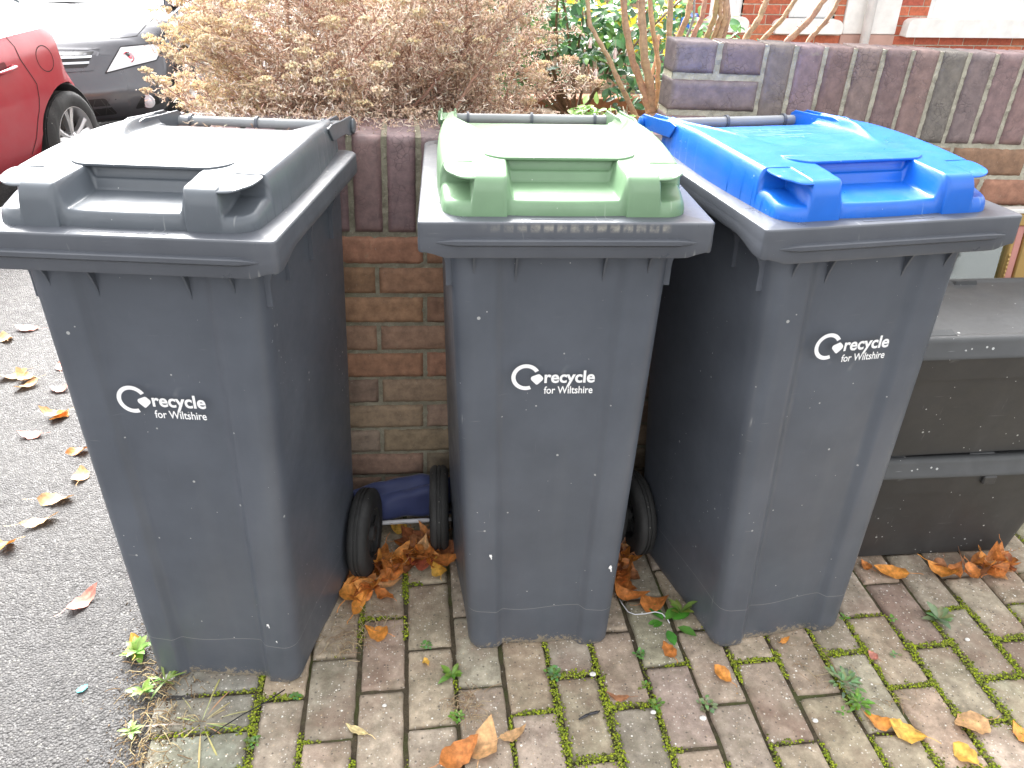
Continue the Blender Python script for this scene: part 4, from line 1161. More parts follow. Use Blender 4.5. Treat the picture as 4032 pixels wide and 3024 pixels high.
for i in range(150):
    a=rs.uniform(0,2*PI); 
    tgt=Vector((-.07+.55*math.cos(a)*rs.uniform(.25,1),2.33+.44*math.sin(a)*rs.uniform(.2,1),1.08+rs.uniform(-.18,.45)))
    if tgt.y<1.93 and tgt.z<1.04: tgt.z=1.04+rs.random()*.1
    b=Vector((rs.uniform(-.40,.25),2.25+rs.uniform(-.12,.2),.80)); col=vary(rs.choice(BR),.15,rs)
    n=7; P=[];mid=b.lerp(tgt,.45)+Vector((rs.gauss(0,.04),rs.gauss(0,.04),.10))
    for k in range(n+1):
        t=k/n; P.append(b*(1-t)**2+mid*2*t*(1-t)+tgt*t*t+Vector((rs.gauss(0,.004),rs.gauss(0,.004),0)))
    ST.tube(P,[.0042*(1-.7*k/n)+.0006 for k in range(n+1)],5,col,cap=False)
    for k in range(2,n+1):
        for s in range(3):
            q=P[k-1].lerp(P[k],rs.random()); d=((P[k]-P[k-1]).normalized()+Vector((rs.gauss(0,.7),rs.gauss(0,.7),rs.gauss(.1,.5)))).normalized()
            L=rs.uniform(.05,.13); PP,dd=twig(q,d,L,.0014,vary(rs.choice(BR),.2,rs),4,True,1.25)
            e=PP[-1]
            if e.y<1.86 and e.z<1.02: continue
            for s2 in range(2):
                q2=PP[2].lerp(PP[-1],rs.random()); d2=(dd+Vector((rs.gauss(0,.8),rs.gauss(0,.8),rs.gauss(.1,.6)))).normalized()
                P3,_=twig(q2,d2,rs.uniform(.03,.06),.0009,vary(rs.choice(BR),.2,rs),3,True,1.6); tips.append(P3[-1])
            tips.append(e)
def head(p,R,pale):
    # flat-topped cluster of tiny dry florets on short stalks
    n=int(38*R/.02); 
    for i in range(n):
        a=rs.random()*2*PI; rr=R*math.sqrt(rs.random()); h=.35*R*(1-(rr/R)**2)+rs.gauss(0,.0015)
        q=p+Vector((rr*math.cos(a),rr*math.sin(a),h)); s=rs.uniform(.0018,.0035)
        c=vary(rs.choice([(.82,.69,.44),(.74,.59,.39),(.85,.76,.53),(.64,.48,.33)] if pale else [(.66,.50,.36),(.58,.42,.29),(.72,.58,.44)]),.15,rs)
        V=[(q.x+s*rs.uniform(.7,1.3),q.y,q.z),(q.x-s*rs.uniform(.7,1.3),q.y,q.z),(q.x,q.y+s*rs.uniform(.7,1.3),q.z),(q.x,q.y-s*rs.uniform(.7,1.3),q.z),(q.x,q.y,q.z+s*1.2),(q.x,q.y,q.z-s)]
        FL.add(V,[(0,2,4),(2,1,4),(1,3,4),(3,0,4),(2,0,5),(1,2,5),(3,1,5),(0,3,5)],c)
        if i%2==0:
            e=p-Vector((0,0,R*.7)); ST.add([tuple(e),tuple(q+Vector((.0005,0,-s))),tuple(q+Vector((-.0005,0,-s)))],[(0,1,2)],(.45,.33,.2))
rs.shuffle(tips)
for i,p in enumerate(tips):
    e=env(p); left=(p.x<-.12)+(p.z>1.15)*.4
    if e>.62 and rs.random()<(.50 if p.x<-.15 else .20): 
        head(p,rs.uniform(.013,.027),rs.random()<(.85 if p.x<.0 else .45))
        # short curl of sprays round the head
        for _ in range(8): bit(p+Vector((rs.gauss(0,.01),rs.gauss(0,.01),rs.gauss(-.01,.01))),.008,vary(rs.choice(TAN),.2,rs))
# low drooping sprays at the left end, over the end of the wall
for i in range(46):
    b=Vector((rs.uniform(-.48,-.30),2.12+rs.uniform(-.1,.3),.98+rs.uniform(-.06,.22))); d=Vector((-1,rs.uniform(-.5,.3),rs.uniform(-.15,.45))).normalized()
    PP,dd=twig(b,d,rs.uniform(.07,.15),.0017,vary(rs.choice(BR),.2,rs),5,True,.9)
    for k in (2,3,4,5):
        P3,_=twig(PP[k],(dd+Vector((rs.gauss(0,.6),rs.gauss(0,.6),rs.gauss(.3,.4)))).normalized(),rs.uniform(.02,.05),.0009,vary(rs.choice(BR),.2,rs),3,True,1)
        if rs.random()<.8: head(P3[-1],rs.uniform(.012,.023),True)
# litter of broken bits lying along the wall top
for i in range(1500):
    x=rs.uniform(-.48,.52); y=rs.uniform(1.865,1.99) if rs.random()<.85 else rs.uniform(1.80,1.87)
    z=1.008-.034*(x+.0845)+abs(rs.gauss(0,.006 if y<1.87 else .016)); bit(Vector((x,y,z)),.009,vary(rs.choice(TAN),.2,rs))
for mb,nm,mt in ((ST,'branches',M['stem']),(LF,'dry_leaves',M['dry']),(FL,'flower_heads',M['flower'])):
    mb.V=[(v[0]-O.x,v[1]-O.y,v[2]-O.z) for v in mb.V]; mb.build(nm,mt,shr,False)
# ---- leafy shrubs behind
rg2=random.Random(9)
def leafy(name,label,cat,base,ells,n,LS,cols_,stems=14,droop=.2,asp=.5):
    root=empty(name,base,label=label,cat=cat); B=Vector(base); mb=MB(); sm_=MB()
    for k in range(stems):
        c,rad=rg2.choice(ells); t=Vector(c)-B+Vector((rg2.uniform(-1,1)*rad[0]*.7,rg2.uniform(-1,1)*rad[1]*.7,rg2.uniform(-.2,.8)*rad[2])); m=t*.5+Vector((rg2.gauss(0,.03),rg2.gauss(0,.03),.03))
        P=[m*2*u*(1-u)+t*u*u for u in [i/6 for i in range(7)]]; sm_.tube(P,[.006*(1-.7*i/6)+.001 for i in range(7)],5,vary((.20,.13,.08),.2,rg2),cap=False)
    i=0
    while i<n:
        c,rad=ells[i%len(ells)]
        v=Vector((rg2.gauss(0,1),rg2.gauss(0,1),rg2.gauss(0,1))).normalized()*(rg2.random()**.45)
        p=Vector((c[0]+v.x*rad[0],c[1]+v.y*rad[1],c[2]+v.z*rad[2])); 
        if noise.noise(p*6+Vector((base[0]*5,0,0)))<-.12: i+=1; continue
        if p.z<base[2]: i+=1; continue
        for q in range(3):      # little sprays of three
            d=Vector((rg2.gauss(0,1),rg2.gauss(-.25,1),rg2.gauss(-.1,.55))).normalized(); L=rg2.uniform(*LS)
            leafquad(mb,p-B+Vector((rg2.gauss(0,.008),rg2.gauss(0,.008),rg2.gauss(0,.006))),d,(rg2.gauss(0,.3),rg2.gauss(-.3,.3),1),L,L*asp,vary(rg2.choice(cols_),.18,rg2),droop*rg2.uniform(.5,2))
        i+=1
    sm_.build('stems',M['stem'],root,False); mb.build('leaves',M['green'],root,True); return root
DG=[(.055,.15,.065),(.07,.19,.07),(.05,.12,.06),(.10,.24,.09)]
leafy('fuchsia_bush','dark green leafy bush with pale hanging flowers, right of the dried shrub','bush',(.60,2.95,.78),[((.72,2.85,1.06),(.32,.26,.24)),((.45,3.0,1.12),(.30,.25,.28)),((.20,3.1,1.12),(.35,.2,.30))],1300,(.028,.05),DG+[(.16,.33,.08)],20)
leafy('green_bush','mid green bush low behind the bare rose stems','bush',(.95,2.75,.78),[((1.0,2.7,1.02),(.20,.18,.16)),((.86,2.5,.92),(.16,.14,.10))],420,(.028,.045),[(.10,.25,.10),(.14,.30,.09),(.08,.20,.09)],10)
leafy('yellow_rose_bush','green bush with bright yellow autumn leaves beside the brick house','bush',(1.0,3.6,-.15),[((1.00,3.5,1.03),(.22,.2,.16)),((1.12,3.6,1.08),(.12,.2,.14)),((.86,3.6,1.1),(.2,.2,.14))],520,(.032,.055),[(.75,.60,.05),(.85,.65,.04),(.14,.30,.12),(.18,.36,.14),(.10,.24,.10),(.60,.55,.10)],12,asp=.6)
leafy('low_green_plant','small bright green leafy plant spilling over the low wall beside the blue lid','plant',(.50,1.97,.93),[((.50,1.96,.985),(.085,.06,.035)),((.56,1.93,.965),(.05,.05,.035)),((.45,2.0,1.0),(.05,.05,.03))],120,(.018,.032),[(.24,.42,.08),(.18,.36,.07),(.32,.46,.14)],6)
leafy('background_bush','dark bush behind the dried shrub, mostly hidden by it','bush',(-.15,3.15,.7),[((-.15,3.1,1.05),(.30,.18,.28)),((.1,3.15,1.1),(.3,.15,.25))],360,(.03,.05),DG,10)
# withered hydrangea heads between the bushes
hb_=empty('withered_flower_plant',(.86,2.42,.80),label='withered brown flower heads low between the green bushes and the rose stump',cat='plant')
for c in ((.0,0,.07),(.05,.03,.10),(-.04,.04,.09),(.09,-.02,.05),(-.08,.0,.05),(.13,.06,.11)):
    m_=MB()
    for i in range(150):
        v=Vector((rg2.gauss(0,1),rg2.gauss(0,1),abs(rg2.gauss(0,.8)))).normalized()*.042*rg2.uniform(.75,1.05)
        p=Vector(c)+v; d=v.normalized()+Vector((rg2.gauss(0,.5),rg2.gauss(0,.5),rg2.gauss(0,.5))); leafquad(m_,p,d,v,.012,.010,vary(rg2.choice([(.30,.19,.13),(.24,.14,.10),(.38,.26,.18)]),.2,rg2),.2)
    m_.tube([(c[0]*.4,c[1]*.4,0),tuple(Vector(c)*.8),c],.003,5,(.25,.16,.1)); m_.build('flower_head',M['dry'],hb_,False)
# fuchsia flowers
fb_=[o for o in bpy.data.objects if o.name=='fuchsia_bush'][0]
for c in ((.06,-.30,.30),(.10,-.31,.31),(.27,-.30,.29),(-.02,-.29,.33),(.12,-.28,.10),(.0,-.31,.24)):
    m_=MB(); 
    for k in range(4):
        a=2*PI*k/4; leafquad(m_,c,(math.cos(a)*.6,math.sin(a)*.6,-.7),(math.cos(a),math.sin(a),0),.026,.008,(.80,.74,.72),.3)
    m_.tube([c,(c[0],c[1],c[2]-.030)],[.004,.006],6,(.82,.66,.68)); m_.tube([c,(c[0],c[1]+.003,c[2]+.025)],.0012,4,(.5,.55,.4)); m_.build('flower',M['green'],fb_,False)
# ---- bare rose stems
rr2=random.Random(51)
def stemtube(mb,P,r0,r1,col,thorns=10):
    n=len(P); Q=[]
    for i in range(n-1):
        for k in range(5): Q.append(Vector(P[i]).lerp(Vector(P[i+1]),k/5)+Vector((rr2.gauss(0,.0007),rr2.gauss(0,.0007),0)))
    Q.append(Vector(P[-1])); R=[(r0+(r1-r0)*i/(len(Q)-1))*(1+.12*math.sin(i*2.3)) for i in range(len(Q))]
    cc=[]
    for i in range(len(Q)): cc+=[vary(col,.12,rr2)]*9
    b=len(mb.V); mb.tube(Q,R,9,cc)
    for k in range(thorns):
        i=rr2.randrange(1,len(Q)-1); d=Vector((rr2.gauss(0,1),rr2.gauss(0,1),.2)).normalized(); p=Q[i]+d*R[i]*.8
        mb.tube([p-Vector((0,0,.003)),p+d*.004,p+d*.009+Vector((0,0,.001))],[.0028,.0015,.0003],4,(.42,.26,.2),cap=False)
rose=empty('rose_bush',(.655,2.15,.88),label='bare pruned rose stump with several thorny stems at the end of the dark wall',cat='rose bush')
def rel(P,b): return [(p[0]-b[0],p[1]-b[1],p[2]-b[2]) for p in P]
RB=(.655,2.15,.88); SC=(.42,.28,.17)
sp=MB(); stemtube(sp,rel([(.655,2.15,.84),(.652,2.15,.92),(.650,2.15,.985)],RB),.021,.016,(.36,.24,.16),4); sp.build('stump',M['stem'],rose,True)
for P,r0,r1 in (([(.645,2.14,.955),(.60,2.12,.975),(.55,2.10,1.05),(.505,2.10,1.13),(.455,2.1,1.20),(.43,2.1,1.32)],.008,.0045),
                ([(.645,2.15,.975),(.625,2.15,1.03),(.585,2.15,1.11),(.555,2.15,1.20),(.53,2.15,1.36)],.010,.008),
                ([(.650,2.15,.98),(.635,2.14,1.05),(.612,2.14,1.12),(.595,2.15,1.22),(.585,2.15,1.38)],.012,.009),
                ([(.655,2.16,.97),(.665,2.17,1.04),(.655,2.17,1.12),(.625,2.17,1.22),(.60,2.17,1.38)],.007,.006),
                ([(.660,2.15,.96),(.675,2.13,1.03),(.668,2.12,1.12),(.660,2.12,1.22),(.655,2.12,1.38)],.009,.007),
                ([(.662,2.17,.98),(.650,2.19,1.07),(.662,2.20,1.13),(.660,2.20,1.17)],.005,.004)):
    sp=MB(); stemtube(sp,rel(P,RB),r0,r1,vary(SC,.12,rr2),10); sp.build('stem',M['stem'],rose,True)
RB=(.85,2.28,.85)
rose2=empty('rose_bush',RB,label='row of tall bare thorny stems rising behind the higher dark wall',cat='rose bush')
for x0,x1,r,col in ((.735,.752,.0085,SC),(.760,.762,.0040,(.3,.3,.3)),(.775,.793,.0075,(.42,.24,.18)),(.815,.823,.008,(.36,.27,.14)),(.835,.832,.007,SC),(.850,.846,.0085,(.44,.30,.2)),(.865,.850,.0055,(.40,.28,.2)),(.925,.965,.009,(.44,.31,.2)),(.975,1.05,.007,(.40,.27,.16)),(1.050,1.13,.0095,(.40,.25,.18)),(1.110,1.17,.007,(.38,.24,.16))):
    sp=MB(); z0,z1=.80,1.50; P=[(x0-(x1-x0)*1.5,2.28,z0),(x0,2.27,1.15),((x0+x1)/2+.006,2.25,1.21),(x1,2.25,1.27),(x1+(x1-x0)*1.2,2.24,z1)]
    stemtube(sp,rel(P,RB),r,r*.8,col,12); sp.build('stem',M['stem'],rose2,True)
yl=MB(); leafquad(yl,(0,0,0),(.3,-.2,.1),(0,-.3,1),.05,.038,(.70,.66,.15),.3); yo=yl.build('leaf',M['green'],rose2,True,loc=(.24,-.05,.435))

# ------------------------------------------------------------------ parked cars
def paint(name,col,metal,rough=.28):
    t=NT(name); fl=t.ramp(t.vor(900,'Color'),0,1,.9,1.1); c=t.mix(1,col,t.mix(fl,(.9,.9,.9),(1.1,1.1,1.1)),'MULTIPLY')
    d=t.ramp(t.noise(3,5,.6),.4,.75,0,.12); c=t.mix(d,c,(.35,.33,.31))
    m=t.fin(c,t.ramp(t.noise(5,4),.3,.7,rough-.05,rough+.07)); t.b.inputs['Metallic'].default_value=metal
    t.b.inputs['Coat Weight'].default_value=.6; t.b.inputs['Coat Roughness'].default_value=.14
    return m
P_RED=paint('red_paint',(.33,.006,.020),.1,.35); P_GREY=paint('dark_grey_metallic_paint',(.085,.085,.095),.55,.3)
BLK=simple('black_trim',(.012,.012,.013),.5); GAP=simple('panel_gap',(.008,.008,.008),.8)
LAMP=simple('lamp_glass',(.75,.77,.80),.12); LAMP.node_tree.nodes['Principled BSDF'].inputs['Coat Weight'].default_value=1
CHR=simple('bright_metal',(.72,.72,.74),.18,Metallic=1.0); ALLOY=simple('alloy_wheel',(.58,.58,.59),.32,Metallic=.85)
TAIL=simple('tail_lamp_red',(.45,.01,.01),.12)
CARGLASS=NT('car_glass').fin((.03,.04,.045),.04); CARGLASS.node_tree.nodes['Principled BSDF'].inputs['Specular IOR Level'].default_value=.8
def interp(x,K):
    if x<=K[0][0]: return K[0][1]
    for (a,b),(c,d) in zip(K,K[1:]):
        if x<=c:
            t=(x-a)/(c-a); t=t*t*(3-2*t)*.5+t*.5; return b+(d-b)*t
    return K[-1][1]
def loft(sections):
    V=[];F=[];n=len(sections[0])
    for s in sections: V+=s
    for j in range(len(sections)-1):
        for i in range(n): i2=(i+1)%n; F.append((j*n+i,(j+1)*n+i,(j+1)*n+i2,j*n+i2))
    F.append(tuple(range(n))); F.append(tuple((len(sections)-1)*n+i for i in range(n-1,-1,-1)))
    return V,F
def carbody(name,K,mat,root,cuts):
    ys=sorted(set([0,.012,.03,.06,.10]+[round(.15+.05*i,3) for i in range(int((K['L']-.3)/.05)+1)]+[K['L']-.10,K['L']-.06,K['L']-.03,K['L']-.012,K['L']]))
    S=[];CAP={}
    for y in ys:
        w=interp(y,K['w']); zb=interp(y,K['zb']); zt=interp(y,K['top']); zs=interp(y,K['belt'])
        e=min(y,K['L']-y); sh=1-.10*(1-min(1,e/.09))**2.2; zc=(zb+zt)/2
        half=[]
        for k in range(15):          # bottom centre round the side to the top centre
            t=k/14
            if t<.22: x=w*.90*t/.22; z=zb
            elif t<.72:
                q=(t-.22)/.5; x=w*(.90+.10*math.sin(min(1,q*1.9)*PI/2)-.035*max(0,q-.6)/.4-.020*math.exp(-((q-.45)/.10)**2)); z=zb+(zs-zb)*q
            else:
                q=(t-.72)/.28; x=w*.965*math.cos(q*PI/2)**.55 if q<1 else 0; z=zs+(zt-zs)*math.sin(q*PI/2)**.8
            half.append((x*sh,zc+(z-zc)*sh))
        CAP[y]=(half,w)
        ring=half+[(-x,z) for x,z in reversed(half[1:-1])]
        S.append([(x,y+K['nose'](z,abs(x)/max(w,.01))*max(0,1-y/.8)-K['tail'](z,abs(x)/max(w,.01))*max(0,1-(K['L']-y)/.6),z) for x,z in ring])
    V,F=loft(S); me=mesh_from(name,V,F,mat,True)
    bm=bmesh.new(); bm.from_mesh(me); bmesh.ops.recalc_face_normals(bm,faces=bm.faces); bm.to_mesh(me); bm.free()
    tmp=link(name,me); cs=[]
    for (yy,zz,rr) in cuts:
        for s in (-1,1):
            c=MB(); c.lathe([(0,.52),(rr,.52),(rr,1.2),(0,1.2)],'x',48); o=c.build('cut',mat,cols=False,loc=(0,yy,zz),rot=(0,0,0 if s>0 else PI))
            bm=bmesh.new(); bm.from_mesh(o.data); bmesh.ops.remove_doubles(bm,verts=bm.verts,dist=1e-5); bmesh.ops.recalc_face_normals(bm,faces=bm.faces); bm.to_mesh(o.data); bm.free()
            md=tmp.modifiers.new('b','BOOLEAN'); md.operation='DIFFERENCE'; md.solver='EXACT'; md.object=o; cs.append(o)
    dg=bpy.context.evaluated_depsgraph_get(); me2=bpy.data.meshes.new_from_object(tmp.evaluated_get(dg)); me2.name=name
    for o in cs: bpy.data.objects.remove(o)
    bpy.data.objects.remove(tmp)
    me2.materials.clear(); me2.materials.append(mat)
    bm=bmesh.new(); bm.from_mesh(me2)      # replace the flat end caps by curved, gridded ones
    bmesh.ops.delete(bm,geom=[f for f in bm.faces if len(f.verts)>20 and abs(f.normal.y)>.5],context='FACES_ONLY')
    for yy in (ys[0],ys[-1]):
        half,w=CAP[yy]; rows=half[3:]; R=[]; NC=30
        rr_s=[]
        for (xa,za),(xb,zb2) in zip(rows,rows[1:]): rr_s+=[(xa+(xb-xa)*q/2,za+(zb2-za)*q/2) for q in (0,1)]
        rr_s.append(rows[-1])
        for X,z in rr_s:
            row=[]
            for j in range(NC+1):
                x=X*(2*j/NC-1); u=abs(x)/max(w,.01)
                y=K['nose'](z,u) if yy==0 else yy-K['tail'](z,u)
                row.append(bm.verts.new((x,y,z)))
            R.append(row)
        for a,b in zip(R,R[1:]):
            for j in range(NC):
                q=(a[j],a[j+1],b[j+1],b[j]) if yy==0 else (a[j],b[j],b[j+1],a[j+1]); bm.faces.new(q)
    bmesh.ops.remove_doubles(bm,verts=bm.verts,dist=.0015); bm.to_mesh(me2); bm.free()
    ob=link(name,me2,root); autosmooth(ob,38)
    bm=bmesh.new(); bm.from_mesh(me2); bv=BVHTree.FromBMesh(bm); bm.free()
    return ob,bv
def patch(bv,poly,axis,off,mat,name,parent,th=0,n=14,side=1):
    """mesh patch with outline poly projected on the body; axis 'y': poly=(x,z) from the nose; axis 'x': poly=(y,z) from the side"""
    bm=bmesh.new(); vs_=[bm.verts.new((p[0],p[1],0)) for p in poly]; f=bm.faces.new(vs_)
    lo=[min(p[i] for p in poly) for i in (0,1)]; hi_=[max(p[i] for p in poly) for i in (0,1)]
    for ax in (0,1):
        k=max(1,int(n*(hi_[ax]-lo[ax])/max(hi_[0]-lo[0],hi_[1]-lo[1])))
        for i in range(1,k):
            c=lo[ax]+(hi_[ax]-lo[ax])*i/k; co_=(c,0,0) if ax==0 else (0,c,0); no=(1,0,0) if ax==0 else (0,1,0)
            bmesh.ops.bisect_plane(bm,geom=bm.verts[:]+bm.edges[:]+bm.faces[:],plane_co=co_,plane_no=no)
    bm.verts.ensure_lookup_table(); V=[];ok=True
    for i,v in enumerate(bm.verts):
        v.index=i
        a,b=v.co.x,v.co.y
        if axis=='y': o,d=Vector((a,-3,b)),Vector((0,1,0))
        elif axis=='z': o,d=Vector((a,b,3)),Vector((0,0,-1))
        elif axis=='r': o,d=Vector((a,8,b)),Vector((0,-1,0))
        else: o,d=Vector((3*side,a,b)),Vector((-side,0,0))
        h=bv.ray_cast(o,d)
        p=h[0] if h[0] is not None else (o+d*(3 if axis!='x' else 2.2))
        V.append(tuple(p-d*off))
    F=[[v.index for v in f.verts] for f in bm.faces]; bm.free()
    mb=MB(); mb.add(V,F); ob=mb.build(name,mat,parent,True,cols=False)
    return ob
def strip(bv,pts,axis,w,off,mat,name,parent,side=1,sub=6):
    P=[]
    for a,b in zip(pts,pts[1:]):
        for i in range(sub): t=i/sub; P.append((a[0]+(b[0]-a[0])*t,a[1]+(b[1]-a[1])*t))
    P.append(pts[-1]); V=[];F=[]
    for i,p in enumerate(P):
        q0=P[max(0,i-1)];q1=P[min(len(P)-1,i+1)]; d=Vector((q1[0]-q0[0],q1[1]-q0[1])).normalized(); n=Vector((-d.y,d.x))*w/2
        for s in (-1,1):
            a,b=p[0]+n.x*s,p[1]+n.y*s
            if axis=='y': o,dd=Vector((a,-3,b)),Vector((0,1,0))
            elif axis=='z': o,dd=Vector((a,b,3)),Vector((0,0,-1))
            else: o,dd=Vector((3*side,a,b)),Vector((-side,0,0))
            h=bv.ray_cast(o,dd); q=h[0] if h[0] is not None else None
            V.append(tuple(q-dd*off) if q is not None else (0,0,-9))
    for i in range(len(P)-1):
        if min(V[2*i][2],V[2*i+1][2],V[2*i+3][2],V[2*i+2][2])>-5: F.append((2*i,2*i+1,2*i+3,2*i+2))
    used=sorted({k for f in F for k in f}); ren={k:i for i,k in enumerate(used)}; V=[V[k] for k in used]; F=[tuple(ren[k] for k in f) for f in F]
    mb=MB();mb.add(V,F); return mb.build(name,mat,parent,False,cols=False)
def wheel(root,x,y,z,r,rimr,side,steer=0):
    t=MB(); w=.095; prof=[(rimr,w),(rimr+.015,w+.004),(r-.035,w+.006),(r-.012,w-.006),(r-.002,w-.020)]
    for q in (.060,.022,-.016,-.054): prof+=[(r,q+.014),(r-.006,q+.012),(r-.006,q+.004),(r,q+.002)]
    prof+=[(r-.002,-w+.02),(r-.012,-w+.006),(r-.035,-w-.006),(rimr,-w)]
    t.lathe(prof,'x',72)
    for k in range(72):       # cross cuts on the shoulder
        a=2*PI*k/72; t.add([(w-.018,(r+.0006)*math.cos(a),(r+.0006)*math.sin(a)),(w+.001,(r-.02)*math.cos(a),(r-.02)*math.sin(a)),(w+.001,(r-.02)*math.cos(a+.02),(r-.02)*math.sin(a+.02)),(w-.018,(r+.0006)*math.cos(a+.02),(r+.0006)*math.sin(a+.02))],[(0,1,2,3)])
    wo=t.build('wheel',M['rubber'],root,cols=False,loc=(x,y,z),rot=(0,0,0 if side>0 else PI)); autosmooth(wo,35)
    m=MB(); m.lathe([(rimr-.02,-.08),(rimr-.004,-.08),(rimr+.003,w-.012),(rimr+.006,w-.002),(rimr-.004,w),(rimr-.012,w-.014),(rimr-.02,-.02)],'x',64)
    for k in range(5):
        for dd in (-.16,.16):
            a=2*PI*k/5+.3; a0=a+dd*.35; a1=a+dd*1.25
            def pt(rr,aa,tt,xx): return (xx,rr*math.cos(aa)-tt*math.sin(aa),rr*math.sin(aa)+tt*math.cos(aa))
            V=[]
            for rr,aa,hw_,xx in ((.035,a0,.015,.070),(rimr*.55,(a0+a1)/2,.015,.074),(rimr-.008,a1,.021,.080)):
                V+=[pt(rr,aa,-hw_,xx-.003),pt(rr,aa,0,xx+.004),pt(rr,aa,hw_,xx-.003),pt(rr,aa,hw_*1.1,xx-.030),pt(rr,aa,-hw_*1.1,xx-.030)]
            F=[]
            for j in (0,5):
                for i in range(5): i2=(i+1)%5; F.append((j+i,j+i2,j+5+i2,j+5+i))
            m.add(V,F)
    m.lathe([(0,.085),(.026,.084),(.034,.078),(.05,.066),(.055,.03)],'x',32)
    for k in range(5):
        a=2*PI*k/5+.93; m.tube([(.060,.046*math.cos(a),.046*math.sin(a)),(.076,.046*math.cos(a),.046*math.sin(a))],.009,8)
    mo_=m.build('alloy_rim',ALLOY,wo,cols=False); autosmooth(mo_,40)
    b=MB(); b.lathe([(0,.0),(rimr-.03,.0),(rimr-.03,.012),(0,.012)],'x',32); b.build('brake_disc',simple('brake_disc',(.10,.09,.085),.5,Metallic=.7),wo,cols=False)
# red hatchback: seen from its rear quarter
KR=dict(L=3.95,
 w=[(0,.60),(.15,.70),(.5,.80),(1.2,.845),(2.8,.85),(3.3,.845),(3.7,.79),(3.88,.70),(3.95,.62)],
 zb=[(0,.26),(.5,.20),(3.3,.20),(3.7,.24),(3.95,.30)],
 belt=[(0,.52),(.4,.66),(1.1,.80),(2.4,.86),(3.3,.885),(3.7,.85),(3.95,.76)],
 top=[(0,.60),(.3,.76),(1.0,.90),(1.2,.93),(3.3,.98),(3.8,.92),(3.95,.80)],
 nose=lambda z,u:.05*max(0,(z-.45)/.3)+.25*u**2.4, tail=lambda z,u:.18*u**3+.46*max(0,z-.42)/.4)
rc_=empty('parked_car',(-3.46,2.29,-.095),(0,0,math.radians(-10)),label='red hatchback parked on the road at the left edge, rear wheel showing',cat='car',group='cars parked on the road')
bo,bv=carbody('body',KR,P_RED,rc_,[(.78,.29,.325),(3.30,.29,.335)])
for yy in (.78,3.30):
    for s in (-1,1):
        wheel(rc_,s*.745,yy,.285,.285,.196,s)
        a=MB(); a.lathe([(.33,.52),(.33,.80),(.322,.80),(.322,.52),(.05,.525)],'x',40); a.build('arch_liner',BLK,rc_,True,cols=False,loc=(0,yy,.29),rot=(0,0,0 if s>0 else PI))
gh=MB(); S=[]
for y,wz,zr in ((1.05,.68,.92),(1.35,.66,1.12),(1.75,.62,1.36),(2.4,.58,1.41),(3.0,.56,1.38),(3.35,.54,1.26),(3.62,.56,.96)):
    b=.90; S.append([(-.79,y,b),(-wz-.04,y,b+(zr-b)*.5),(-wz*.86,y,zr-.02),(0,y,zr+.01),(wz*.86,y,zr-.02),(wz+.04,y,b+(zr-b)*.5),(.79,y,b)])
V,F=loft(S); gh.add(V,F); g_=gh.build('glasshouse',CARGLASS,rc_,True,cols=False); autosmooth(g_,45)
rf=MB(); V,F=loft([[(x*.98,y,z+.012) for x,y,z in s[2:5]]+[(x*.98,y,z-.01) for x,y,z in reversed(s[2:5])] for s in S[2:6]]); rf.add(V,F); rf.build('roof',P_RED,rc_,True,cols=False)
for s in (-1,1):
    strip(bv,[(2.93,.94),(2.95,.80),(3.02,.66),(2.99,.52),(2.92,.40),(2.86,.28),(2.70,.235)],'x',.007,.0012,GAP,'door_gap',rc_,s)
    strip(bv,[(1.98,.90),(1.96,.60),(1.98,.28)],'x',.007,.0012,GAP,'door_gap',rc_,s)
    strip(bv,[(2.0,.245),(2.6,.240),(2.86,.245)],'x',.006,.0012,GAP,'sill_gap',rc_,s)
    # door handle
    hx=.842*s
    h=MB(); h.tube([(hx-.004*s,2.66,.765),(hx+.030*s,2.685,.768),(hx+.036*s,2.75,.774),(hx+.030*s,2.82,.780),(hx-.004*s,2.845,.782)],[.010,.014,.016,.015,.011],12,cx=.7)
    ho=h.build('door_handle',P_RED,rc_,True,cols=False)
    patch(bv,rounded([(2.695,.745),(2.81,.755),(2.81,.81),(2.695,.80)],.02,5),'x',.0014,simple('handle_recess',(.12,.004,.008),.5),'handle_recess',rc_,side=s)
# fuel flap outline and bumper seam on the near side
fl_=[(3.18+.080*math.cos(a),.775+.070*math.sin(a)) for a in [2*PI*i/28 for i in range(29)]]
strip(bv,fl_,'x',.005,.0012,GAP,'fuel_flap_gap',rc_,1,2)
strip(bv,[(3.63,.42),(3.66,.55),(3.70,.66)],'x',.006,.0012,GAP,'bumper_gap',rc_,1)
patch(bv,rounded([(.42,.55),(.56,.55),(.54,.70),(.44,.72)],.03,4),'r',.004,TAIL,'tail_lamp',rc_)
patch(bv,rounded([(-.42,.55),(-.56,.55),(-.54,.70),(-.44,.72)],.03,4),'r',.004,TAIL,'tail_lamp',rc_)
# dark grey saloon behind it, nose to the camera
KG=dict(L=4.4,
 w=[(0,.66),(.10,.74),(.30,.82),(.7,.87),(1.5,.88),(3.6,.87),(4.2,.80),(4.4,.72)],
 zb=[(0,.20),(.3,.19),(.9,.20),(4.0,.22),(4.4,.30)],
 belt=[(0,.60),(.25,.69),(.6,.76),(1.0,.84),(1.6,.90),(3.6,.94),(4.2,.93),(4.4,.85)],
 top=[(0,.70),(.12,.765),(.5,.86),(.95,.92),(1.25,.96),(3.6,1.0),(4.3,1.0),(4.4,.90)],
 nose=lambda z,u:.34*u**2.4+.22*max(0,(z-.43)/.3)**1.15+.10*max(0,(.33-z)/.14)**1.3, tail=lambda z,u:.12*u**3)
gc=empty('parked_car',(-2.66,6.30,-.135),(0,0,math.radians(-1)),label='dark grey saloon car facing the camera behind the red one, wipers on a bright windscreen',cat='car',group='cars parked on the road')
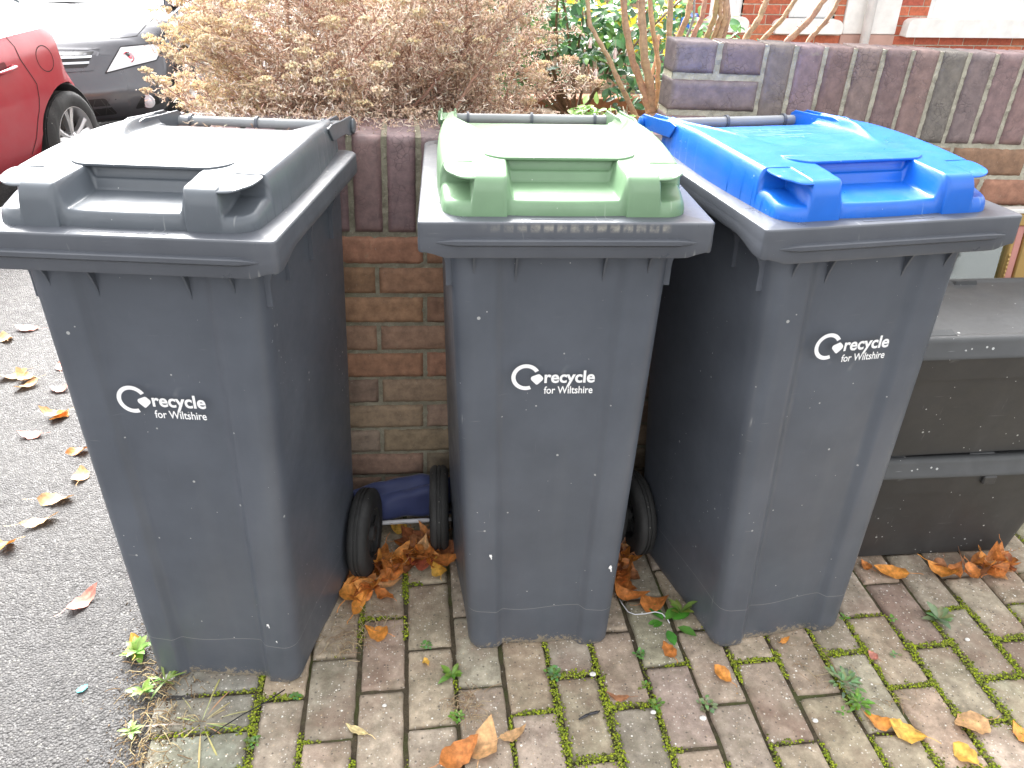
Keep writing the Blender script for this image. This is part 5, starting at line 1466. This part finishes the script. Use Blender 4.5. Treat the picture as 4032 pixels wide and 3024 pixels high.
bo,bv=carbody('body',KG,P_GREY,gc,[(.92,.31,.345),(3.55,.31,.345)])
for yy in (.92,3.55):
    for s in (-1,1):
        wheel(gc,s*.77,yy,.31,.31,.20,s)
        a=MB(); a.lathe([(.34,.52),(.34,.82),(.332,.82),(.332,.52),(.05,.525)],'x',40); a.build('arch_liner',BLK,gc,True,cols=False,loc=(0,yy,.31),rot=(0,0,0 if s>0 else PI))
S=[]
for y,wz,zr in ((1.12,.69,.935),(1.45,.69,1.12),(2.0,.62,1.40),(2.7,.60,1.45),(3.3,.58,1.38),(3.95,.60,1.02)):
    b=.93; S.append([(-.80,y,b),(-wz-.03,y,b+(zr-b)*.5),(-wz*.88,y,zr-.015),(0,y-.04,zr+.012),(wz*.88,y,zr-.015),(wz+.03,y,b+(zr-b)*.5),(.80,y,b)])
V,F=loft(S); gh=MB(); gh.add(V,F); g_=gh.build('glasshouse',CARGLASS,gc,True,cols=False); autosmooth(g_,45)
rf=MB(); V,F=loft([[(x*.98,y,z+.012) for x,y,z in s[2:5]]+[(x*.98,y,z-.01) for x,y,z in reversed(s[2:5])] for s in S[2:5]]); rf.add(V,F); rf.build('roof',P_GREY,gc,True,cols=False)
for s in (-1,1):
    ap=MB(); ap.tube([(s*.765,1.06,.92),(s*.73,1.42,1.12),(s*.60,1.98,1.40)],.028,8); ap.build('windscreen_pillar',P_GREY,gc,True,cols=False)
    patch(bv,rounded([(s*.47,.55),(s*.76,.60),(s*.80,.68),(s*.74,.705),(s*.55,.70)][::s],.012,4),'y',.004,LAMP,'headlight',gc)
    strip(bv,[(s*.47,.547),(s*.76,.597),(s*.803,.682),(s*.74,.708),(s*.55,.704),(s*.47,.547)],'y',.008,.0055,BLK,'headlight_edge',gc)
    r_=MB(); r_.lathe([(0,-.01),(.030,-.012),(.038,-.022),(.040,-.018),(.030,-.006)],'y',28); 
    h=bv.ray_cast(Vector((s*.60,-3,.635)),Vector((0,1,0)))[0]; r_.build('headlight_reflector',CHR,gc,True,cols=False,loc=tuple(h))
    patch(bv,rounded([(s*.60,.275),(s*.75,.290),(s*.75,.360),(s*.66,.365)][::s],.02,4),'y',.003,BLK,'fog_lamp_recess',gc)
    h=bv.ray_cast(Vector((s*.69,-3,.325)),Vector((0,1,0)))[0]; fg=MB(); fg.lathe([(0,-.022),(.030,-.020),(.040,-.012),(.046,-.016),(.050,-.004)],'y',28); fg.build('fog_lamp',LAMP,gc,True,cols=False,loc=tuple(h))
    mr=MB(); bmx=bmesh.new(); bmesh.ops.create_icosphere(bmx,subdivisions=3,radius=1); mr.add([(v.co.x*.11,v.co.y*.06,v.co.z*.075) for v in bmx.verts],[tuple(v.index for v in f.verts) for f in bmx.faces]); bmx.free()
    mr.tube([(-s*.16,.0,-.06),(-s*.05,0,-.03)],.025,8); mr.build('door_mirror',P_GREY,gc,True,cols=False,loc=(s*.93,1.38,1.0))
for i in range(3):
    z0=.592+.036*i; k=1-.03*(2-i)
    patch(bv,rounded([(-.38*k,z0),(.38*k,z0),(.40*k,z0+.022),(-.40*k,z0+.022)],.008,3),'y',.003,BLK,'grille_slot',gc,n=24)
    if i<2: strip(bv,[(-.40*k,z0+.029),(.40*k,z0+.029)],'y',.014,.008,CHR,'grille_bar',gc)
strip(bv,[(-.40,.575),(-.43,.700),(0,.712),(.43,.700),(.40,.575),(0,.57),(-.40,.575)],'y',.012,.006,P_GREY,'grille_surround',gc)
patch(bv,rounded([(-.50,.26),(.50,.26),(.46,.385),(-.46,.385)],.02,4),'y',.003,BLK,'lower_grille',gc,n=30)
for i in range(12):
    x=-.47+.082*i; strip(bv,[(x,.265),(x+.05,.38)],'y',.003,.006,simple('grille_mesh',(.05,.05,.05),.5) if i==0 else bpy.data.materials['grille_mesh'],'grille_mesh',gc); strip(bv,[(x+.05,.265),(x,.38)],'y',.003,.0062,bpy.data.materials['grille_mesh'],'grille_mesh',gc)
strip(bv,[(-.55,.222),(0,.215),(.55,.222)],'y',.014,.010,P_GREY,'bumper_lip',gc)
pl_=patch(bv,[(-.26,.405),(.26,.405),(.26,.51),(-.26,.51)],'y',.006,simple('plate_white',(.78,.78,.75),.4),'number_plate',gc)
strip(bv,[(-.72,.80),(-.64,.55),(-.42,.40),(0,.32),(.42,.40),(.64,.55),(.72,.80)],'z',.006,.0014,GAP,'bonnet_gap',gc)
for s,pts in ((1,[(-.02,1.045,.968),(.25,1.01,.966),(.60,1.03,.962)]),(-1,[(-.50,1.045,.968),(-.25,1.00,.968),(.12,1.00,.972)])):
    wp=MB(); P=[(x,y,z+.022) for x,y,z in pts]; wp.tube([P[0],P[1]],.010,6); wp.tube([(P[1][0]-.26,P[1][1]-.02,P[1][2]+.014),(P[1][0],P[1][1]-.005,P[1][2]+.017),P[2]],[.011,.017,.010],6,cx=.7); wp.build('wiper',BLK,gc,True,cols=False)

# ------------------------------------------------------------------ house behind
HY=6.85
def hx(x6): return x6*1.1417
def hz(z6): return CH-(CH-z6)*1.1417
hs_=empty('brick_house',(3.9,HY,-.3),(0,0,0),label='red brick house with white painted window sills behind the garden wall',cat='house')
def hl(x): return x-3.9
def hzl(z): return z+.3
rh=random.Random(40)
wb=MB(); X0,X1=2.16,9.4; ZT=6.2
opens=[(2.46,2.74,.80,2.3),(3.14,3.54,.80,2.3),(4.36,7.2,.80,2.4),(3.62,4.10,.66,2.6)]
course=.075; r=0; z=-.3
palh=[(.46,.135,.07),(.42,.11,.06),(.50,.16,.085),(.38,.10,.06)]
while z<2.7:
    off=0 if r%2 else .1125; x=X0-off
    while x<X1:
        a,b=max(X0,x+.0035),min(X1,x+.2215); zc_=z+course/2
        segs=[(a,b)]
        for (ox0,ox1,oz0,oz1) in opens:
            if oz0-.02<zc_<oz1:
                ns=[]
                for p,q in segs:
                    if q<=ox0 or p>=ox1: ns.append((p,q))
                    else:
                        if p<ox0: ns.append((p,ox0))
                        if q>ox1: ns.append((ox1,q))
                segs=ns
        for p,q in segs:
            if q-p>.01: wb.box(hl(p),hl(q),0+rh.uniform(-.0012,.0012),.1,hzl(z+.004),hzl(z+course-.004),vary(rh.choice(palh),.14,rh),r=.003)
        x+=.225
    z+=course; r+=1
wb.build('wall',M['housebrick'],hs_)
# backing wall (mortar) with the rest of the front above, as boxes around the openings
bm_=MB()
def wallbox(x0,x1,z0,z1,m=0): bm_.box(hl(x0),hl(x1),.004,.30,hzl(z0),hzl(z1))
xsn=sorted(set([X0+.002,X1-.002]+[v for o in opens for v in (o[0],o[1])]))
for a,b in zip(xsn,xsn[1:]):
    m=(a+b)/2; cuts=[(o[2],o[3]) for o in opens if o[0]<m<o[1]]
    zz=-.3
    for c0,c1 in cuts: wallbox(a,b,zz,c0); zz=c1
    wallbox(a,b,zz,2.7)
bm_.build('wall_joints',M['mortar'],hs_,cols=False)
up_=MB(); up_.box(hl(X0),hl(X1),.0,.30,hzl(2.702),hzl(5.6)); t=NT('upper_brick'); bt=t.new('ShaderNodeTexBrick'); bt.inputs['Scale'].default_value=4.4; bt.inputs['Color1'].default_value=(.42,.12,.07,1); bt.inputs['Color2'].default_value=(.36,.10,.06,1); bt.inputs['Mortar'].default_value=(.4,.37,.32,1); bt.inputs['Mortar Size'].default_value=.012; bt.inputs['Brick Width'].default_value=1.0; bt.inputs['Row Height'].default_value=.33
t.l.new(t.map((1,1,1),(PI/2,0,0)),bt.inputs['Vector']); up_.build('upper_wall',t.fin(bt.outputs['Color'],.85),hs_,cols=False)
rf=MB(); rf.prism([(-.35,5.85),(3.2,8.0),(6.6,5.85)],hl(X0-.2),hl(X1+.2),xf=lambda v:(v[2],v[0],v[1])); rf.build('roof',simple('roof_slate',(.09,.09,.10),.6),hs_,cols=False)
WH=simple('white_masonry_paint',(.80,.79,.76),.55); WF=simple('white_window_frame',(.82,.82,.81),.35)
def sill(x0,x1,z0,z1,proj=.10,rnd_=True):
    mb=MB(); P=[(hl(x0),-.0+hzl(z0)),(hl(x1),hzl(z0)),(hl(x1),hzl(z1)-.035),(hl(x1)-.03,hzl(z1)-.008),(hl(x1)-.06,hzl(z1)),(hl(x0)+.10,hzl(z1)),(hl(x0)+.04,hzl(z1)-.006),(hl(x0)+.01,hzl(z1)-.03)]
    mb.prism(rounded(P,.012,3),0,1,xf=lambda v:(v[0],-proj+v[2]*(proj+.12),v[1]))
    o=mb.build('window_sill',WH,hs_,cols=False); bv_=o.modifiers.new('b','BEVEL'); bv_.width=.006; bv_.segments=2; bv_.limit_method='ANGLE'; return o
for a,b,c,d in ((2.20,2.37,.715,.80),(2.41,2.77,.697,.815),(3.00,3.58,.690,.800),(4.145,7.4,.672,.815)): sill(a,b,c,d)
def window(x0,x1,z0,z1,gl0,mul=1):
    w=MB(); f=.055; x0,x1=hl(x0),hl(x1); Z0,Z1=hzl(z0),hzl(z1); G=hzl(gl0)
    w.box(x0,x0+f,.03,.10,Z0,Z1,r=.004); w.box(x1-f,x1,.03,.10,Z0,Z1,r=.004); w.box(x0+f+.0004,x1-f-.0004,.03,.10,Z0,G,r=.004); w.box(x0+f+.0004,x1-f-.0004,.03,.10,Z1-f,Z1,r=.004)
    for k in range(1,mul): X=x0+(x1-x0)*k/mul; w.box(X-.03,X+.03,.032,.098,G+.0004,Z1-f-.0004,r=.004)
    o=w.build('window',WF,hs_,cols=False); g=MB(); g.box(x0+.01,x1-.01,.070,.076,G-.01,Z1-.03); g.build('pane',HGL,o,cols=False); return o
HGL=NT('house_glass').fin((.05,.06,.07),.05); HGL.node_tree.nodes['Principled BSDF'].inputs['Specular IOR Level'].default_value=.8
window(2.46,2.74,.80,2.3,.985); window(3.14,3.54,.80,2.3,.960); window(4.36,7.2,.80,2.4,1.02,3)
# white doorway surround with pale panel
d=MB(); d.box(hl(3.625),hl(4.095),-.02,.16,hzl(.685),hzl(2.6),r=.006); d.build('white_doorway',WH,hs_,cols=False)
d=MB(); d.box(hl(3.62),hl(4.10),-.012,.10,hzl(.3),hzl(.682),r=.004); d.build('step_riser',simple('pale_pink_brick',(.48,.30,.25),.8),hs_,cols=False)
dp=MB(); dp.tube([(hl(3.80),-.08,hzl(-.25)),(hl(3.80),-.08,hzl(5.4))],.038,16); dp.box(hl(3.755),hl(3.845),-.07,-.021,hzl(1.2),hzl(1.23)); dp.build('drainpipe',WF,hs_,True,cols=False)
# brickwork edge pier (lighter quoin) left of the second window
# garden wall far behind and neighbour's bin
fw_=MB(); z=-.3;r=0
while z<1.15:
    x=-.5-(.1125 if r%2 else 0)
    while x<2.0:
        fw_.box(x+.004,x+.221,-.05,.05,z+.004,z+.071,vary((.30,.22,.16),.15,rh),r=.003); x+=.225
    z+=.075;r+=1
fo=empty('far_garden_wall',(.5,9.2,0),label='weathered brown brick garden wall far behind the green shrubs',cat='wall')
fw_.build('brickwork',M['redbrick'],fo); q=MB(); q.box(-.5,2.0,-.045,.045,-.3,1.14); q.build('mortar',M['mortar'],fo,cols=False)
nb=make_bin((1.86,6.05,-.20),-20,(0,0),M['lidblue'],M['greyrim'],'blue plastic lid','distant dark wheelie bin with a blue lid, glimpsed behind the yellow leaves','',.70,9)
if 'group' in nb: del nb['group']
pathm=simple('garden_path_concrete',(.30,.28,.25),.9)
gp=grid_sheet(-.42,9.6,3.3,6.9,30,20,lambda x,y:-.19+.004*noise.noise(Vector((x*5,y*5,0)))); tag(gp.build('garden_path',pathm,None,True,cols=False),kind='structure')
